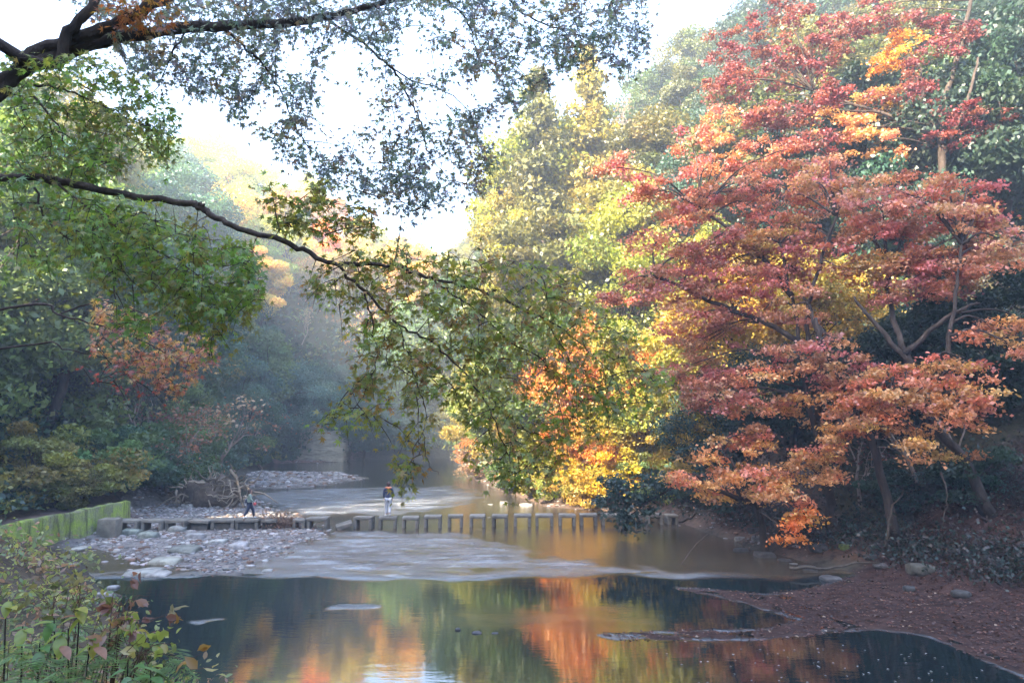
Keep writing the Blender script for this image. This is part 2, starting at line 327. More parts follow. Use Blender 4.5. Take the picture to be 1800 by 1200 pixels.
    hs2 = N(nt, 'ShaderNodeMath', operation='ADD'); nt.links.new(hs.outputs[0], hs2.inputs[0]); nt.links.new(h4.outputs[0], hs2.inputs[1])
    bp = N(nt, 'ShaderNodeBump'); bp.inputs['Strength'].default_value = 1; bp.inputs['Distance'].default_value = 1; nt.links.new(hs2.outputs[0], bp.inputs['Height'])
    g = N(nt, 'ShaderNodeBsdfGlossy'); g.inputs[0].default_value = (1, 1, 1, 1); nt.links.new(bp.outputs[0], g.inputs['Normal'])
    ro = N(nt, 'ShaderNodeMath', operation='MULTIPLY_ADD'); nt.links.new(s.outputs[1], ro.inputs[0]); ro.inputs[1].default_value = .13; ro.inputs[2].default_value = .008; ro2 = N(nt, 'ShaderNodeMath', operation='MULTIPLY_ADD'); nt.links.new(RF.outputs[0], ro2.inputs[0]); ro2.inputs[1].default_value = .22; nt.links.new(ro.outputs[0], ro2.inputs[2]); nt.links.new(ro2.outputs[0], g.inputs['Roughness'])
    fr = N(nt, 'ShaderNodeFresnel'); fr.inputs['IOR'].default_value = 2.8; nt.links.new(bp.outputs[0], fr.inputs['Normal'])
    mx = N(nt, 'ShaderNodeMixShader'); nt.links.new(fr.outputs[0], mx.inputs[0]); nt.links.new(d.outputs[0], mx.inputs[1]); nt.links.new(g.outputs[0], mx.inputs[2])
    nt.links.new(mx.outputs[0], out.inputs[0])
    mb = MB(); mb.add(np.stack([x, y, z], -1).reshape(-1, 3), Q, None, C.reshape(-1, 3))
    return tag(mb.build('river', m, smooth=True), 'calm river with shallow riffles reflecting autumn trees', 'river', kind='structure')
make_water()
# ------------------------------------------------------------------ tree makers
def gen_broad(seed, h, rad, nc, nl, ls, low=.30, flat=1.0, lump=.35, skirt=0):
    r = np.random.default_rng(seed); tr, cr = MB(), MB()
    tp = np.array([[0, 0, -.6]] + [[r.normal(0, .03) * h * k, r.normal(0, .03) * h * k, h * .2 * k] for k in range(1, 5)]); tp[0, :2] = 0
    pth = spline(tp, 3); tube(tr, pth, np.linspace(.020 * h, .005 * h, len(pth)), 7)
    dirs = unit(r.normal(size=(nc, 3))); f = r.uniform(.45, 1, nc) ** .6
    k = r.normal(size=(3, 3)) * 1.8
    lumpy = 1 + lump * np.sin(dirs @ k + r.uniform(0, 6, 3)).mean(1) * 1.6
    zc, hz = h * (low + 1) / 2, h * (1 - low) / 2
    c = dirs * (f * lumpy)[:, None] * np.array([rad, rad, hz * flat]); c[:, 2] += zc
    narrow = 1 - .45 * np.clip((c[:, 2] - zc) / hz, 0, 1) ** 1.5; c[:, :2] *= narrow[:, None]
    m = nl // nc
    for i in range(nc):
        rc = rad * r.uniform(.20, .40)
        q = r.normal(size=(m, 3)); q = unit(q) * (r.uniform(.2, 1.15, (m, 1)) ** .5) * rc * np.array([1.05, 1.05, .62])
        tint = r.uniform(.62, 1.32); hue = np.array([1 + r.normal(0, .10), 1, 1 + r.normal(0, .1)])
        colr = tint * r.uniform(.75, 1.25, (m, 1)) * hue
        leafquads(cr, c[i] + q, ls * r.uniform(.6, 1.3, m), colr, r, .5)
        if i % 2 == 0:
            t = r.uniform(.35, .85); s = pth[int(t * (len(pth) - 1))]
            mid = (s + c[i]) / 2 + r.normal(0, .03 * h, 3)
            tube(tr, spline([s, mid, c[i]], 3), np.linspace(.006 * h, .0016 * h, 7), 4)
    return tr, cr
def gen_conifer(seed, h, rad, nl, ls, low=.12):
    r = np.random.default_rng(seed); tr, cr = MB(), MB()
    tube(tr, [[0, 0, -.6], [0, 0, h * .5], [r.normal(0, .1), 0, h * .97]], [.018 * h, .011 * h, .003 * h], 6)
    nb = 95; m = nl // nb
    for i in range(nb):
        t = (i + r.uniform(0, 1)) / nb; z = h * (low + (1 - low) * t ** 1.08); a = r.uniform(0, 6.283)
        L = rad * (1 - t) ** .75 * r.uniform(.45, 1.25) + .25
        dr = np.array([math.cos(a), math.sin(a), r.uniform(-.35, .1)])
        tip = np.array([0, 0, z]) + dr * L
        u = r.uniform(.15, 1, (m, 1)) ** .7; wdt = .16 * L + .25
        q = np.array([0, 0, z]) + dr * L * u + r.normal(size=(m, 3)) * np.array([wdt, wdt, wdt * .75]) * (.35 + .65 * u)
        tint = r.uniform(.6, 1.35); colr = tint * r.uniform(.75, 1.2, (m, 1)) * np.array([1 + r.normal(0, .08), 1, 1])
        leafquads(cr, q, ls * r.uniform(.6, 1.3, m), colr, r, .3, 2.0)
        if i % 3 == 0: tube(tr, [[0, 0, z], (np.array([0, 0, z]) + tip) / 2 + [0, 0, .1], tip], [.003 * h, .002 * h, .0008 * h], 3, cap=False)
    return tr, cr
def gen_bare(seed, h, spread=.9, leafn=500):
    r = np.random.default_rng(seed); tr, cr = MB(), MB(); tips = []
    def grow(p, d, L, rad, lev):
        pts = [p]; q = p.copy(); dd = d.copy()
        for _ in range(4):
            dd = unit(dd + r.normal(0, .16, 3) + np.array([0, 0, .03])); q = q + dd * L / 4; pts.append(q)
        tube(tr, pts, np.linspace(rad, rad * .55, 5), 5 if lev < 2 else 3, cap=False)
        if lev >= 4: tips.append(q); return
        for _ in range(r.integers(2, 4) + (1 if lev == 0 else 0)):
            k = r.integers(2, 5); nd = unit(dd + r.normal(0, .55 * spread, 3)); grow(pts[k], nd, L * r.uniform(.55, .8), rad * .52, lev + 1)
    grow(np.array([0, 0, -.3]), np.array([r.normal(0, .15), r.normal(0, .15), 1.]), h * .36, .016 * h, 0)
    tips = np.array(tips); idx = r.integers(0, len(tips), leafn)
    leafquads(cr, tips[idx] + r.normal(0, .35, (leafn, 3)), .22 * r.uniform(.6, 1.2, leafn), r.uniform(.7, 1.2, (leafn, 1)) * np.ones(3), r)
    return tr, cr
protos = {}
def proto(key, gen):
    tr, cr = gen; protos.setdefault(key, []).append((tr.mesh('trunk', PALEBARK if key == 'bare' else BARK, True), cr.mesh('crown', LEAF)))
for s in range(4): proto('broad', gen_broad(20 + s, 14, [4.6, 5.4, 4.0, 5.0][s], 46, 17000, .235))
for s in range(3): proto('tall', gen_broad(40 + s, 19, [4.0, 4.6, 3.6][s], 54, 17000, .235, .22))
for s in range(3): proto('cedar', gen_conifer(60 + s, 24, [4.2, 3.6, 4.8][s], 16000, .27))
for s in range(3): proto('bare', gen_bare(80 + s, 11, 1.0, 230))
for s in range(3): proto('near', gen_broad(100 + s, 11, [4.4, 3.8, 5.0][s], 60, 20000, .165, .2))
for s in range(3): proto('shrub', gen_broad(120 + s, 3.6, [2.6, 2.2, 3.0][s], 26, 6000, .14, .02, 1.0))
for s in range(2): proto('evergreen', gen_broad(140 + s, 13, [4.6, 5.4][s], 58, 17000, .22, .12, 1, .25))
C_ = dict(lime=(.30, .33, .05), gold=(.44, .33, .06), yellow=(.55, .40, .04), olive=(.17, .17, .045), darkgreen=(.045, .085, .05), green=(.10, .16, .045), bluegreen=(.06, .12, .085),
          orange=(.58, .27, .06), red=(.36, .065, .05), rust=(.28, .12, .06), tan=(.36, .25, .15), maroon=(.14, .05, .055), yellowgreen=(.36, .33, .06))
WORD = dict(lime='lime green', gold='golden', yellow='bright yellow', olive='olive green', darkgreen='dark green', green='mid green', bluegreen='bluish green', orange='orange', red='red', rust='rusty brown', tan='tan', maroon='dark maroon', yellowgreen='yellow green')
KIND = dict(broad=('broadleaf_tree', 'broadleaf tree', 'tree'), tall=('broadleaf_tree', 'tall broadleaf tree', 'tree'), cedar=('cedar_tree', 'pointed cedar', 'cedar'), bare=('bare_tree', 'pale bare tree', 'tree'),
            near=('broadleaf_tree', 'fine-leaved tree', 'tree'), shrub=('shrub', 'bushy shrub', 'shrub'), evergreen=('evergreen_tree', 'dense evergreen tree', 'tree'))
planted = []
def plant(kind, colour, x, y, h=1.0, sq=1.0, z=None, where='', lean=(0, 0)):
    nm, words, cat = KIND[kind]; tm, cm = protos[kind][random.randrange(len(protos[kind]))]
    if z is None: z = zt(x, y)
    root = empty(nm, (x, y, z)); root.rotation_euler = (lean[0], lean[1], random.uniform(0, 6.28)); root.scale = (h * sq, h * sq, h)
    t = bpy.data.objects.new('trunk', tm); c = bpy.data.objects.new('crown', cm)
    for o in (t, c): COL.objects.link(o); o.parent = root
    j = random.uniform(.82, 1.2) * (1.6 if x < -15 and y > 70 else 1.5 if x < -15 else 1.0); b = C_[colour]  # light put into crown colour: left-slope trees brightened where little sun falls
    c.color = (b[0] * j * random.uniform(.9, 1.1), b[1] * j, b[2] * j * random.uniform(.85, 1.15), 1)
    px, py = proj(x, y, z + {'broad': 9, 'tall': 12, 'cedar': 15, 'bare': 7, 'near': 7, 'shrub': 2, 'evergreen': 8}[kind] * h)
    planted.append((root, f"{WORD[colour]} {words}" if kind != 'bare' else words, where, cat, px, py)); return root
# colour zones of the slopes, found from where the crown stands in the valley
ZONES = [(430, 300, 60, 40, 'broad', ['orange', 'rust', 'gold']), (600, 395, 60, 55, 'broad', ['orange', 'tan', 'yellowgreen']), (600, 540, 55, 45, 'bare', ['rust', 'orange', 'tan']),
         (470, 360, 130, 120, 'broad', ['yellowgreen', 'lime', 'lime', 'gold', 'orange']), (290, 500, 120, 150, 'evergreen', ['bluegreen', 'bluegreen', 'green', 'olive']),
         (640, 460, 110, 60, 'broad', ['yellowgreen', 'lime', 'gold', 'lime']), (540, 680, 190, 110, 'evergreen', ['green', 'bluegreen', 'bluegreen']),
         (945, 300, 42, 240, 'cedar', ['olive', 'yellowgreen', 'lime']), (1045, 300, 40, 220, 'cedar', ['olive', 'yellowgreen']), (940, 430, 50, 50, 'bare', ['tan', 'rust']), (1130, 250, 50, 60, 'bare', ['tan']),
         (890, 380, 60, 190, 'tall', ['yellowgreen', 'lime', 'olive']), (1170, 110, 90, 130, 'broad', ['green', 'olive', 'yellowgreen']), (1310, 120, 110, 180, 'evergreen', ['darkgreen', 'darkgreen', 'darkgreen', 'bluegreen']), (1790, 250, 90, 200, 'evergreen', ['olive', 'darkgreen', 'darkgreen']),  # upper-right slope held to dark greens, standing in for shade
         (1070, 480, 170, 250, 'broad', ['yellowgreen', 'olive', 'lime', 'gold', 'yellowgreen']), (880, 660, 80, 120, 'broad', ['lime', 'yellowgreen', 'green']), (1030, 720, 110, 130, 'broad', ['orange', 'orange', 'gold', 'yellow']),
         (1450, 520, 180, 120, 'broad', ['gold', 'yellow', 'lime', 'gold']), (1620, 100, 140, 160, 'tall', ['olive', 'darkgreen', 'green', 'olive']), (1450, 250, 200, 140, 'evergreen', ['darkgreen', 'darkgreen', 'bluegreen', 'olive'])]
def zone(px, py, side):
    best, bd = None, 1e9
    for zx, zy, rx, ry, k, cs in ZONES:
        dd = ((px - zx) / rx) ** 2 + ((py - zy) / ry) ** 2
        if dd < bd: best, bd = (k, cs), dd
    return best
def plant_slopes():
    placed = []; cand = []
    for _ in range(9000):
        px = random.uniform(-120, 1930); az = math.atan((px - CX) / F)
        rr = [np.interp(az, CA, CR[:, i]) for i in range(6)]; t = random.uniform(.45, 5.0); i = int(min(t, 4.99)); r = rr[i] + (t - i) * (rr[i + 1] - rr[i])
        cand.append((px, az, r, t))
    n = 0
    for px, az, r, t in cand:
        x, y = r * math.sin(az), r * math.cos(az); sp_ = 3.6 + r * .026
        if px > 1150 and y < 40: continue
        if px < 330 and t < 1.3: continue
        if any((x - a) ** 2 + (y - b) ** 2 < sp_ * sp_ for a, b in placed): continue
        z = zt(x, y); qx, qy = proj(x, y, z + 8)
        if qy < -220: continue
        placed.append((x, y)); kind, cs = zone(qx, qy, px)
        if 505 < px < 625 and r < 122: continue
        if kind == 'cedar' and not 60 < qy: kind = 'broad'
        if random.random() < .12 and kind == 'broad': kind = random.choice(['tall', 'evergreen'])
        near = r < 55
        if near and kind == 'broad' and t < 2.6: kind = 'near'
        h = random.uniform(.8, 1.25); 
        if px > 1150 and kind in ('broad', 'tall', 'near'): h *= .8
        if t < 1: h *= .6
        full = {'broad': 14, 'tall': 19, 'cedar': 24, 'bare': 10, 'near': 11, 'evergreen': 13, 'shrub': 3}[kind]; sky_y = np.interp(px, [-200, 230, 330, 450, 560, 700, 770, 835, 865, 890, 1090, 1130, 1235, 2000], [-80, 130, 200, 275, 318, 428, 436, 415, 310, 235, 205, 115, -10, -500])
        room = (r * math.cos(az)) * (745 - sky_y) / 1210 + H - z
        if full * h > room * 1.06:
            h = room * random.uniform(.9, 1.05) / full
            if h < .45: continue
        side = 'left hillside' if px < 690 else ('far valley hill' if px < 835 else 'right hillside')
        band = 'at the foot of the' if t < 1.3 else ('low on the' if t < 2.3 else ('halfway up the' if t < 3.4 else ('high on the' if t < 4.3 else 'near the skyline of the')))
        plant(kind, random.choice(cs), x, y, h, random.uniform(.85, 1.2), z, f"{band} {side}"); n += 1
    print('TREES', n)
plant_slopes()
def at(px, D, z=None):
    x = (px - CX) / F * D; return x, D
# trees chosen one by one along the banks
for kind, c, px, D, h, sq in [('cedar', 'olive', 945, 66, 1.12, .95), ('cedar', 'yellowgreen', 1042, 68, 1.1, .9), ('cedar', 'olive', 905, 72, .95, .9), ('near', 'orange', 1010, 50, .78, 1.0), ('near', 'orange', 1065, 49, .95, .9), ('near', 'orange', 960, 53, .6, 1.0), ('near', 'yellow', 1050, 46.5, .5, 1.2), ('near', 'orange', 1020, 48, .62, 1.1), ('near', 'gold', 1092, 47.5, .6, 1.1), ('near', 'orange', 1075, 47, .45, 1.2),
                              ('near', 'gold', 925, 54, .55, 1.1), ('near', 'lime', 890, 60, .9, 1.1), ('near', 'yellowgreen', 860, 69, .9, 1.0), ('near', 'orange', 832, 76, .35, 1.2),
                              ('near', 'lime', 955, 50, .35, 1.2), ('shrub', 'lime', 985, 47.8, .5, 1), ('shrub', 'yellowgreen', 940, 50, .7, 1), ('shrub', 'green', 900, 55.5, .8, 1.2), ('shrub', 'tan', 850, 70, .8, 1.2), ('shrub', 'gold', 1030, 46.3, .6, 1.1), ('shrub', 'yellow', 1085, 45.6, .8, 1.2), ('shrub', 'green', 1140, 44, .7, 1.2),
                              ('shrub', 'yellowgreen', 1120, 46, .9, 1.1)]:
    x, y = at(px, D); plant(kind, c, x, y, h, sq, None, 'at the foot of the right hillside')
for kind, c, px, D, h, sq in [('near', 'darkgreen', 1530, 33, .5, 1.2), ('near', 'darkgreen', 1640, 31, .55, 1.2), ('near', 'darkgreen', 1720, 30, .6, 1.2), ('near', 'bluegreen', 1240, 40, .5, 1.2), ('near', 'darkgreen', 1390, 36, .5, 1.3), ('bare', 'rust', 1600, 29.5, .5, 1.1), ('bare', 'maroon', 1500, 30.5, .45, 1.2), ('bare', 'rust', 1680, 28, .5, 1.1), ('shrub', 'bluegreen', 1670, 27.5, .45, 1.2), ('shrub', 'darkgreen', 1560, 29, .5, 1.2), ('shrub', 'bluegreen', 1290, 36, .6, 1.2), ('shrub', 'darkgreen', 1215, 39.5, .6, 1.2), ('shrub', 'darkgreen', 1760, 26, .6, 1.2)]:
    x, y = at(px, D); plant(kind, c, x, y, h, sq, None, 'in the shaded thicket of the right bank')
for kind, c, px, D, h, sq in [('shrub', 'olive', 120, 39, 1.0, 1.2), ('shrub', 'green', 170, 42, 1.1, 1.2), ('shrub', 'bluegreen', 215, 45, 1.0, 1.2), ('shrub', 'olive', 150, 37.5, .6, 1.2), ('shrub', 'green', 260, 49, 1.2, 1.2), ('shrub', 'bluegreen', 310, 52, 1.0, 1.2), ('bare', 'rust', 330, 56, .75, 1.3), ('bare', 'rust', 400, 66, .8, 1.3),
                              ('bare', 'maroon', 250, 51, .8, 1.2), ('bare', 'rust', 450, 92, 1.0, 1.3), ('bare', 'rust', 365, 60, .7, 1.4), ('near', 'bluegreen', 480, 97, 1.1, 1.1), ('near', 'bluegreen', 545, 104, 1.2, 1), ('near', 'darkgreen', 110, 44, .9, 1), ('near', 'darkgreen', 210, 52, .9, 1.1),
                              ('shrub', 'bluegreen', 350, 64, 1.1, 1.2), ('shrub', 'olive', 60, 36, 1.0, 1.2), ('evergreen', 'bluegreen', 500, 101, .8, 1), ('shrub', 'bluegreen', 503, 99, .8, 1.3), ('near', 'darkgreen', 640, 104, .8, 1.2), ('near', 'bluegreen', 585, 109, .8, 1.3), ('bare', 'rust', 340, 53, .8, 1.3), ('bare', 'rust', 300, 50, .7, 1.3), ('bare', 'tan', 390, 61, .9, 1.4), ('bare', 'rust', 430, 70, 1.0, 1.3), ('bare', 'rust', 470, 85, 1.0, 1.3), ('shrub', 'green', 420, 82, 1.0, 1.4)]:
    x, y = at(px, D); plant(kind, c, x, y, h, sq, None, 'at the foot of the left hillside')
# ------------------------------------------------------------------ undergrowth that clothes the slopes
def undergrowth():
    mb = MB(); r = np.random.default_rng(77); n = 15000
    px = r.uniform(-160, 1960, n); az = np.arctan((px - CX) / F)
    rr = np.stack([np.interp(az, CA, CR[:, i]) for i in range(6)], 1); t = np.where(r.random(n) < .45, r.uniform(.35, 2.2, n), r.uniform(.6, 5.2, n)); i = np.minimum(t.astype(int), 4)
    f = t - i; a = np.take_along_axis(rr, i[:, None], 1)[:, 0]; b = np.take_along_axis(rr, i[:, None] + 1, 1)[:, 0]; rad = a + f * (b - a)
    x, y = rad * np.sin(az), rad * np.cos(az); z = terr(x, y); qx, qy = proj(x, y, z)
    for k in range(n):
        if qy[k] < -60 or (x[k] < -19.5 and y[k] < 40 and x[k] > -24): continue
        if x[k] > 8 and y[k] < 41 and t[k] < 2.0 and r.random() < .6: continue
        m = 13; s = .0036 * rad[k] + .05
        kind, cs = zone(qx[k], qy[k], 0); base = np.array(C_[r.choice(cs)]) * r.uniform(.5, 1.1)
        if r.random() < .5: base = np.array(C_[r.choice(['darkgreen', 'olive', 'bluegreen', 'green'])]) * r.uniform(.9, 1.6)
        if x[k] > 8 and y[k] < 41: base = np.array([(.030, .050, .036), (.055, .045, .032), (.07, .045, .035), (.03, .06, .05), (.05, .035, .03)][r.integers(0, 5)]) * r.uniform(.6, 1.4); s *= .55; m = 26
        R0 = r.uniform(.35, .8) * (.6 + rad[k] * .012)
        q = r.normal(size=(m, 3)) * np.array([R0, R0, R0 * .55]); q[:, 2] = np.abs(q[:, 2])
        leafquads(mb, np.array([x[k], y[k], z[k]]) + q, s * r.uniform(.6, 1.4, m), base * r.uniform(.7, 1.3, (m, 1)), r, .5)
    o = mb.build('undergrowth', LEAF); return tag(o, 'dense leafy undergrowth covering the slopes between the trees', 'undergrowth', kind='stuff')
undergrowth()
# ------------------------------------------------------------------ maples on the near bank, in level sprays
MC = dict(k=(.30, .085, .08), r=(.56, .205, .155), p=(.67, .30, .215), o=(.78, .38, .17), q=(.75, .34, .18), m=(.42, .15, .11), u=(.55, .29, .11), O=(.88, .36, .07))  # k is darkened to imitate the half shade on the upper maple
def maple(name, label, stems, plates, seed, leaf=.115, dens=1.0, base_r=.2, more=1):
    """stems: lists of (px,py,D); plates: (px,py,half width px,D,colour)"""
    r = np.random.default_rng(seed); g0 = stems[0][0]
    b = np.array([*P(*g0)[:2], 0]); b[2] = zt(b[0], b[1]) - .15
    root = empty(name, b); tr = MB(); nodes = []
    for k, st in enumerate(stems):
        pts = np.array([P(*s) for s in st])
        if k == 0: pts[0] = b
        pts = spline(pts, 5); L = len(pts); r0 = base_r if k == 0 else base_r * .55
        rad = np.linspace(r0, r0 * .42, L)
        if k == 0: rad[:3] *= [1.5, 1.2, 1.08]
        pts[1:] += r.normal(0, .03, (L - 1, 3)); tube(tr, pts - b, rad, 8); nodes += list(pts[max(2, L // 4):])
    nodes = np.array(nodes); cr = MB(); tw = tr
    plates = plates + [(p[0] + r.uniform(-55, 55), p[1] + r.uniform(-45, 38), p[2] * r.uniform(.5, .85), p[3] + r.uniform(-.5, 2), p[4]) for p in plates for _ in range(more)]
    plates = [p for p in plates if not any(((p[0] - a) / c) ** 2 + ((p[1] - e) / d) ** 2 < 1 for a, e, c, d in ((1490, 535, 62, 55), (1300, 615, 50, 34), (1640, 590, 70, 38)))]
    for px, py, hw, D, cc in plates:
        c = P(px, py, D); rx = hw / F * D; base = np.array(MC[cc])
        dn = np.linalg.norm((nodes - c) * [1, 1, 1.6], axis=1) + 2.5 * np.maximum(0, nodes[:, 2] - c[2] - .3); s = nodes[np.argmin(dn)]
        mid = (s + c) / 2 + np.array([r.normal(0, .2), r.normal(0, .2), .25 + .06 * np.linalg.norm(c - s)])
        lp = spline([s, mid, c], 4); tube(tw, lp - b, np.linspace(.055, .02, len(lp)), 5)
        ns = int(max(4, rx * 6)); ry = rx * .8
        tilt = r.normal(0, .10, 2)
        for _ in range(ns):
            a = r.uniform(0, 6.283); u = math.sqrt(r.uniform(0, 1.1)); off = np.array([rx * u * math.cos(a), ry * u * math.sin(a), 0])
            off[2] = -.16 * rx * u * u + r.normal(0, .27) + off[0] * tilt[0] + off[1] * tilt[1]
            q = c + off; m = int(r.integers(55, 110) * dens); rc = r.uniform(.28, .52)
            e = r.normal(size=(m, 3)) * np.array([rc, rc, .15]) * .62; e[:, 2] -= .25 * (e[:, 0] ** 2 + e[:, 1] ** 2)
            tint = r.uniform(.72, 1.25); hue = np.array([1, r.uniform(.75, 1.4), r.uniform(.8, 1.25)])
            col = base * hue * tint * r.uniform(.72, 1.28, (m, 1))
            leafquads(cr, q + e - b, leaf * r.uniform(.65, 1.3, m), col, r, 1.1, 1.35)
            if r.random() < .6:
                s2 = lp[r.integers(4, len(lp))]; tube(tw, np.array([s2, (s2 + q) / 2 + [0, 0, .08], q]) - b, [.016, .011, .005], 3, cap=False)
    tr.build('trunk', BARK, root, True); cr.build('crown', LEAF, root)
    return tag(root, label, 'maple', 'red and orange maples on the near bank')
maple('maple_tree', 'large red maple with a cluster of thin stems leaning over the dark bank',
      [[(1466, 965, 29.3), (1462, 905, 29.2), (1455, 850, 29.2), (1442, 790, 29.2), (1434, 730, 29.3)], [(1440, 780, 29.2), (1420, 700, 29.3), (1405, 610, 29.5), (1392, 520, 29.8), (1370, 430, 30)],
       [(1436, 740, 29.3), (1430, 650, 29.4), (1418, 560, 29.3), (1440, 470, 29), (1470, 380, 29)], [(1438, 730, 29.3), (1446, 640, 29), (1425, 545, 28.8)], [(1480, 610, 28.6), (1440, 575, 28.9), (1415, 520, 29.2)],
       [(1405, 600, 29.5), (1330, 560, 30), (1230, 520, 31), (1150, 480, 32)], [(1392, 520, 29.8), (1310, 420, 31), (1230, 370, 32)]],
      [(1130, 335, 55, 33, 'r'), (1205, 355, 65, 32.5, 'r'), (1290, 335, 60, 32, 'm'), (1155, 425, 60, 33, 'r'), (1250, 420, 85, 31, 'r'), (1385, 345, 80, 31, 'p'), (1470, 335, 80, 30, 'p'), (1115, 505, 55, 33, 'r'), (1195, 500, 75, 31, 'r'),
       (1310, 490, 75, 30, 'r'), (1345, 430, 60, 30, 'u'), (1470, 485, 70, 29, 'u'), (1205, 570, 70, 31, 'p'), (1290, 555, 55, 30, 'r'), (1385, 545, 42, 29, 'p'), (1215, 640, 55, 31, 'p'), (1290, 690, 70, 30, 'p'), (1240, 700, 45, 30, 'm'), (1410, 640, 60, 28.6, 'p'),
       (1380, 705, 60, 28.4, 'q'), (1470, 690, 55, 28, 'q'), (1340, 390, 70, 31, 'r'), (1430, 420, 60, 30, 'r'), (1265, 470, 60, 31, 'm'), (1400, 475, 55, 30, 'r'), (1240, 290, 55, 33, 'r'), (1330, 280, 60, 32.5, 'r'), (1410, 300, 50, 32, 'p')], 301, base_r=.24, more=2)
maple('maple_tree', 'low spreading maple with orange sprays reaching over the river edge',
      [[(1345, 925, 30), (1330, 895, 30), (1290, 872, 29.6), (1240, 855, 29.5)], [(1330, 895, 30), (1370, 850, 29), (1410, 820, 28.4)], [(1300, 875, 29.6), (1290, 820, 29.4), (1270, 790, 29.4)]],
      [(1345, 828, 85, 28.3, 'o'), (1270, 800, 60, 29.2, 'o'), (1400, 800, 55, 28.2, 'o'), (1440, 835, 42, 28, 'o'), (1220, 838, 45, 29.5, 'q'), (1385, 878, 42, 27.6, 'o'), (1350, 860, 45, 28, 'q'), (1300, 770, 50, 29.2, 'q'), (1415, 905, 25, 27.4, 'O'), (1240, 865, 25, 29, 'q')], 302, base_r=.16)
maple('maple_tree', 'leaning maple with pinkish orange layered sprays and dark slanting trunk',
      [[(1572, 850, 27.5), (1530, 770, 27.4), (1500, 715, 27.4), (1475, 660, 27.5), (1445, 600, 27.8), (1435, 560, 28)], [(1500, 715, 27.4), (1540, 690, 26.5), (1600, 680, 25.6)]],
      [(1560, 668, 75, 26, 'q'), (1520, 700, 55, 26, 'q'), (1565, 730, 65, 25.4, 'o'), (1625, 755, 55, 25, 'o'), (1610, 690, 65, 25.4, 'q'), (1480, 745, 35, 26.5, 'q'), (1500, 640, 45, 27, 'p'), (1440, 600, 40, 27.6, 'p')], 303, base_r=.17)
maple('maple_tree', 'tall maple with broad coral red tiers above the slanting trunks',
      [[(1735, 850, 26), (1690, 800, 26), (1640, 745, 26.5), (1600, 640, 27), (1570, 560, 27.6), (1560, 470, 28)], [(1640, 745, 26.5), (1660, 640, 26), (1680, 520, 26), (1690, 430, 26)], [(1600, 640, 27), (1530, 560, 27.6), (1500, 520, 28)], [(1590, 620, 27), (1660, 560, 26.5), (1720, 530, 26)]],
      [(1590, 340, 90, 28, 'p'), (1665, 385, 75, 27, 'p'), (1560, 420, 75, 28, 'r'), (1620, 480, 85, 27, 'p'), (1690, 470, 60, 26, 'p'), (1540, 370, 60, 29, 'p'), (1700, 330, 60, 27, 'r'), (1600, 520, 50, 27, 'p'), (1680, 660, 55, 25, 'q'), (1700, 740, 40, 24, 'q'), (1760, 420, 70, 26, 'p'), (1770, 600, 70, 25, 'q'), (1500, 560, 40, 28, 'r'), (1650, 430, 60, 27, 'r'), (1540, 470, 50, 28, 'u')], 304, base_r=.2, more=2)
maple('maple_tree', 'upper dusky red maple with a slender forked trunk high on the slope',
      [[(1655, 330, 40), (1655, 260, 40), (1660, 180, 40), (1690, 80, 40), (1710, -20, 40)], [(1656, 240, 40), (1625, 190, 40), (1620, 120, 40)], [(1660, 190, 40), (1600, 210, 40.5), (1520, 190, 41), (1430, 160, 42)], [(1655, 280, 40), (1700, 180, 39), (1720, 100, 39)]],
      [(1420, 75, 60, 42, 'k'), (1485, 50, 55, 42, 'k'), (1330, 120, 60, 43, 'k'), (1450, 180, 80, 41, 'k'), (1350, 205, 75, 42, 'k'), (1480, 215, 50, 41, 'q'), (1570, 105, 50, 42, 'O'), (1640, 95, 50, 40, 'k'), (1690, 60, 40, 40, 'k'), (1615, 150, 50, 40, 'k'), (1290, 200, 50, 43, 'q'), (1390, 120, 55, 42, 'k'), (1540, 160, 45, 41, 'u'), (1730, 200, 60, 39, 'k'), (1270, 150, 55, 43, 'k'), (1300, 60, 55, 43, 'k'), (1380, 20, 60, 42, 'k'), (1560, 30, 55, 41, 'k'), (1420, 250, 60, 41, 'k'), (1540, 250, 55, 40, 'q'), (1660, 240, 50, 39.5, 'k')], 305, leaf=.14, base_r=.26, more=1)
# ------------------------------------------------------------------ the maple we stand under
_tp = [(-88, .58), (-63, .27), (-43, .86), (-20, .33), (0, 1.0), (20, .33), (43, .86), (63, .27), (88, .58)]
LT = np.array([[0, -.06, 0]] + [[l * math.sin(R(a)), l * math.cos(R(a)), -.12 * l * l] for a, l in _tp]); LTT = np.array([(0, i, i + 1) for i in range(1, 9)])
def maple_leaves(mb, c, dirs, nrm, size, col):
    n = len(c); y = unit(dirs); z = unit(nrm - y * (nrm * y).sum(1, keepdims=True)); x = np.cross(y, z)
    V = c[:, None, :] + size[:, None, None] * (LT[None, :, 0, None] * x[:, None] + LT[None, :, 1, None] * y[:, None] + LT[None, :, 2, None] * z[:, None])
    T = (LTT[None] + (np.arange(n) * len(LT))[:, None, None]).reshape(-1, 3)
    mb.add(V.reshape(-1, 3), None, T, np.repeat(col, len(LT), 0))
def inpoly(x, y, poly): return sdist(np.array([x]), np.array([y]), np.array(poly, float))[0] < 0
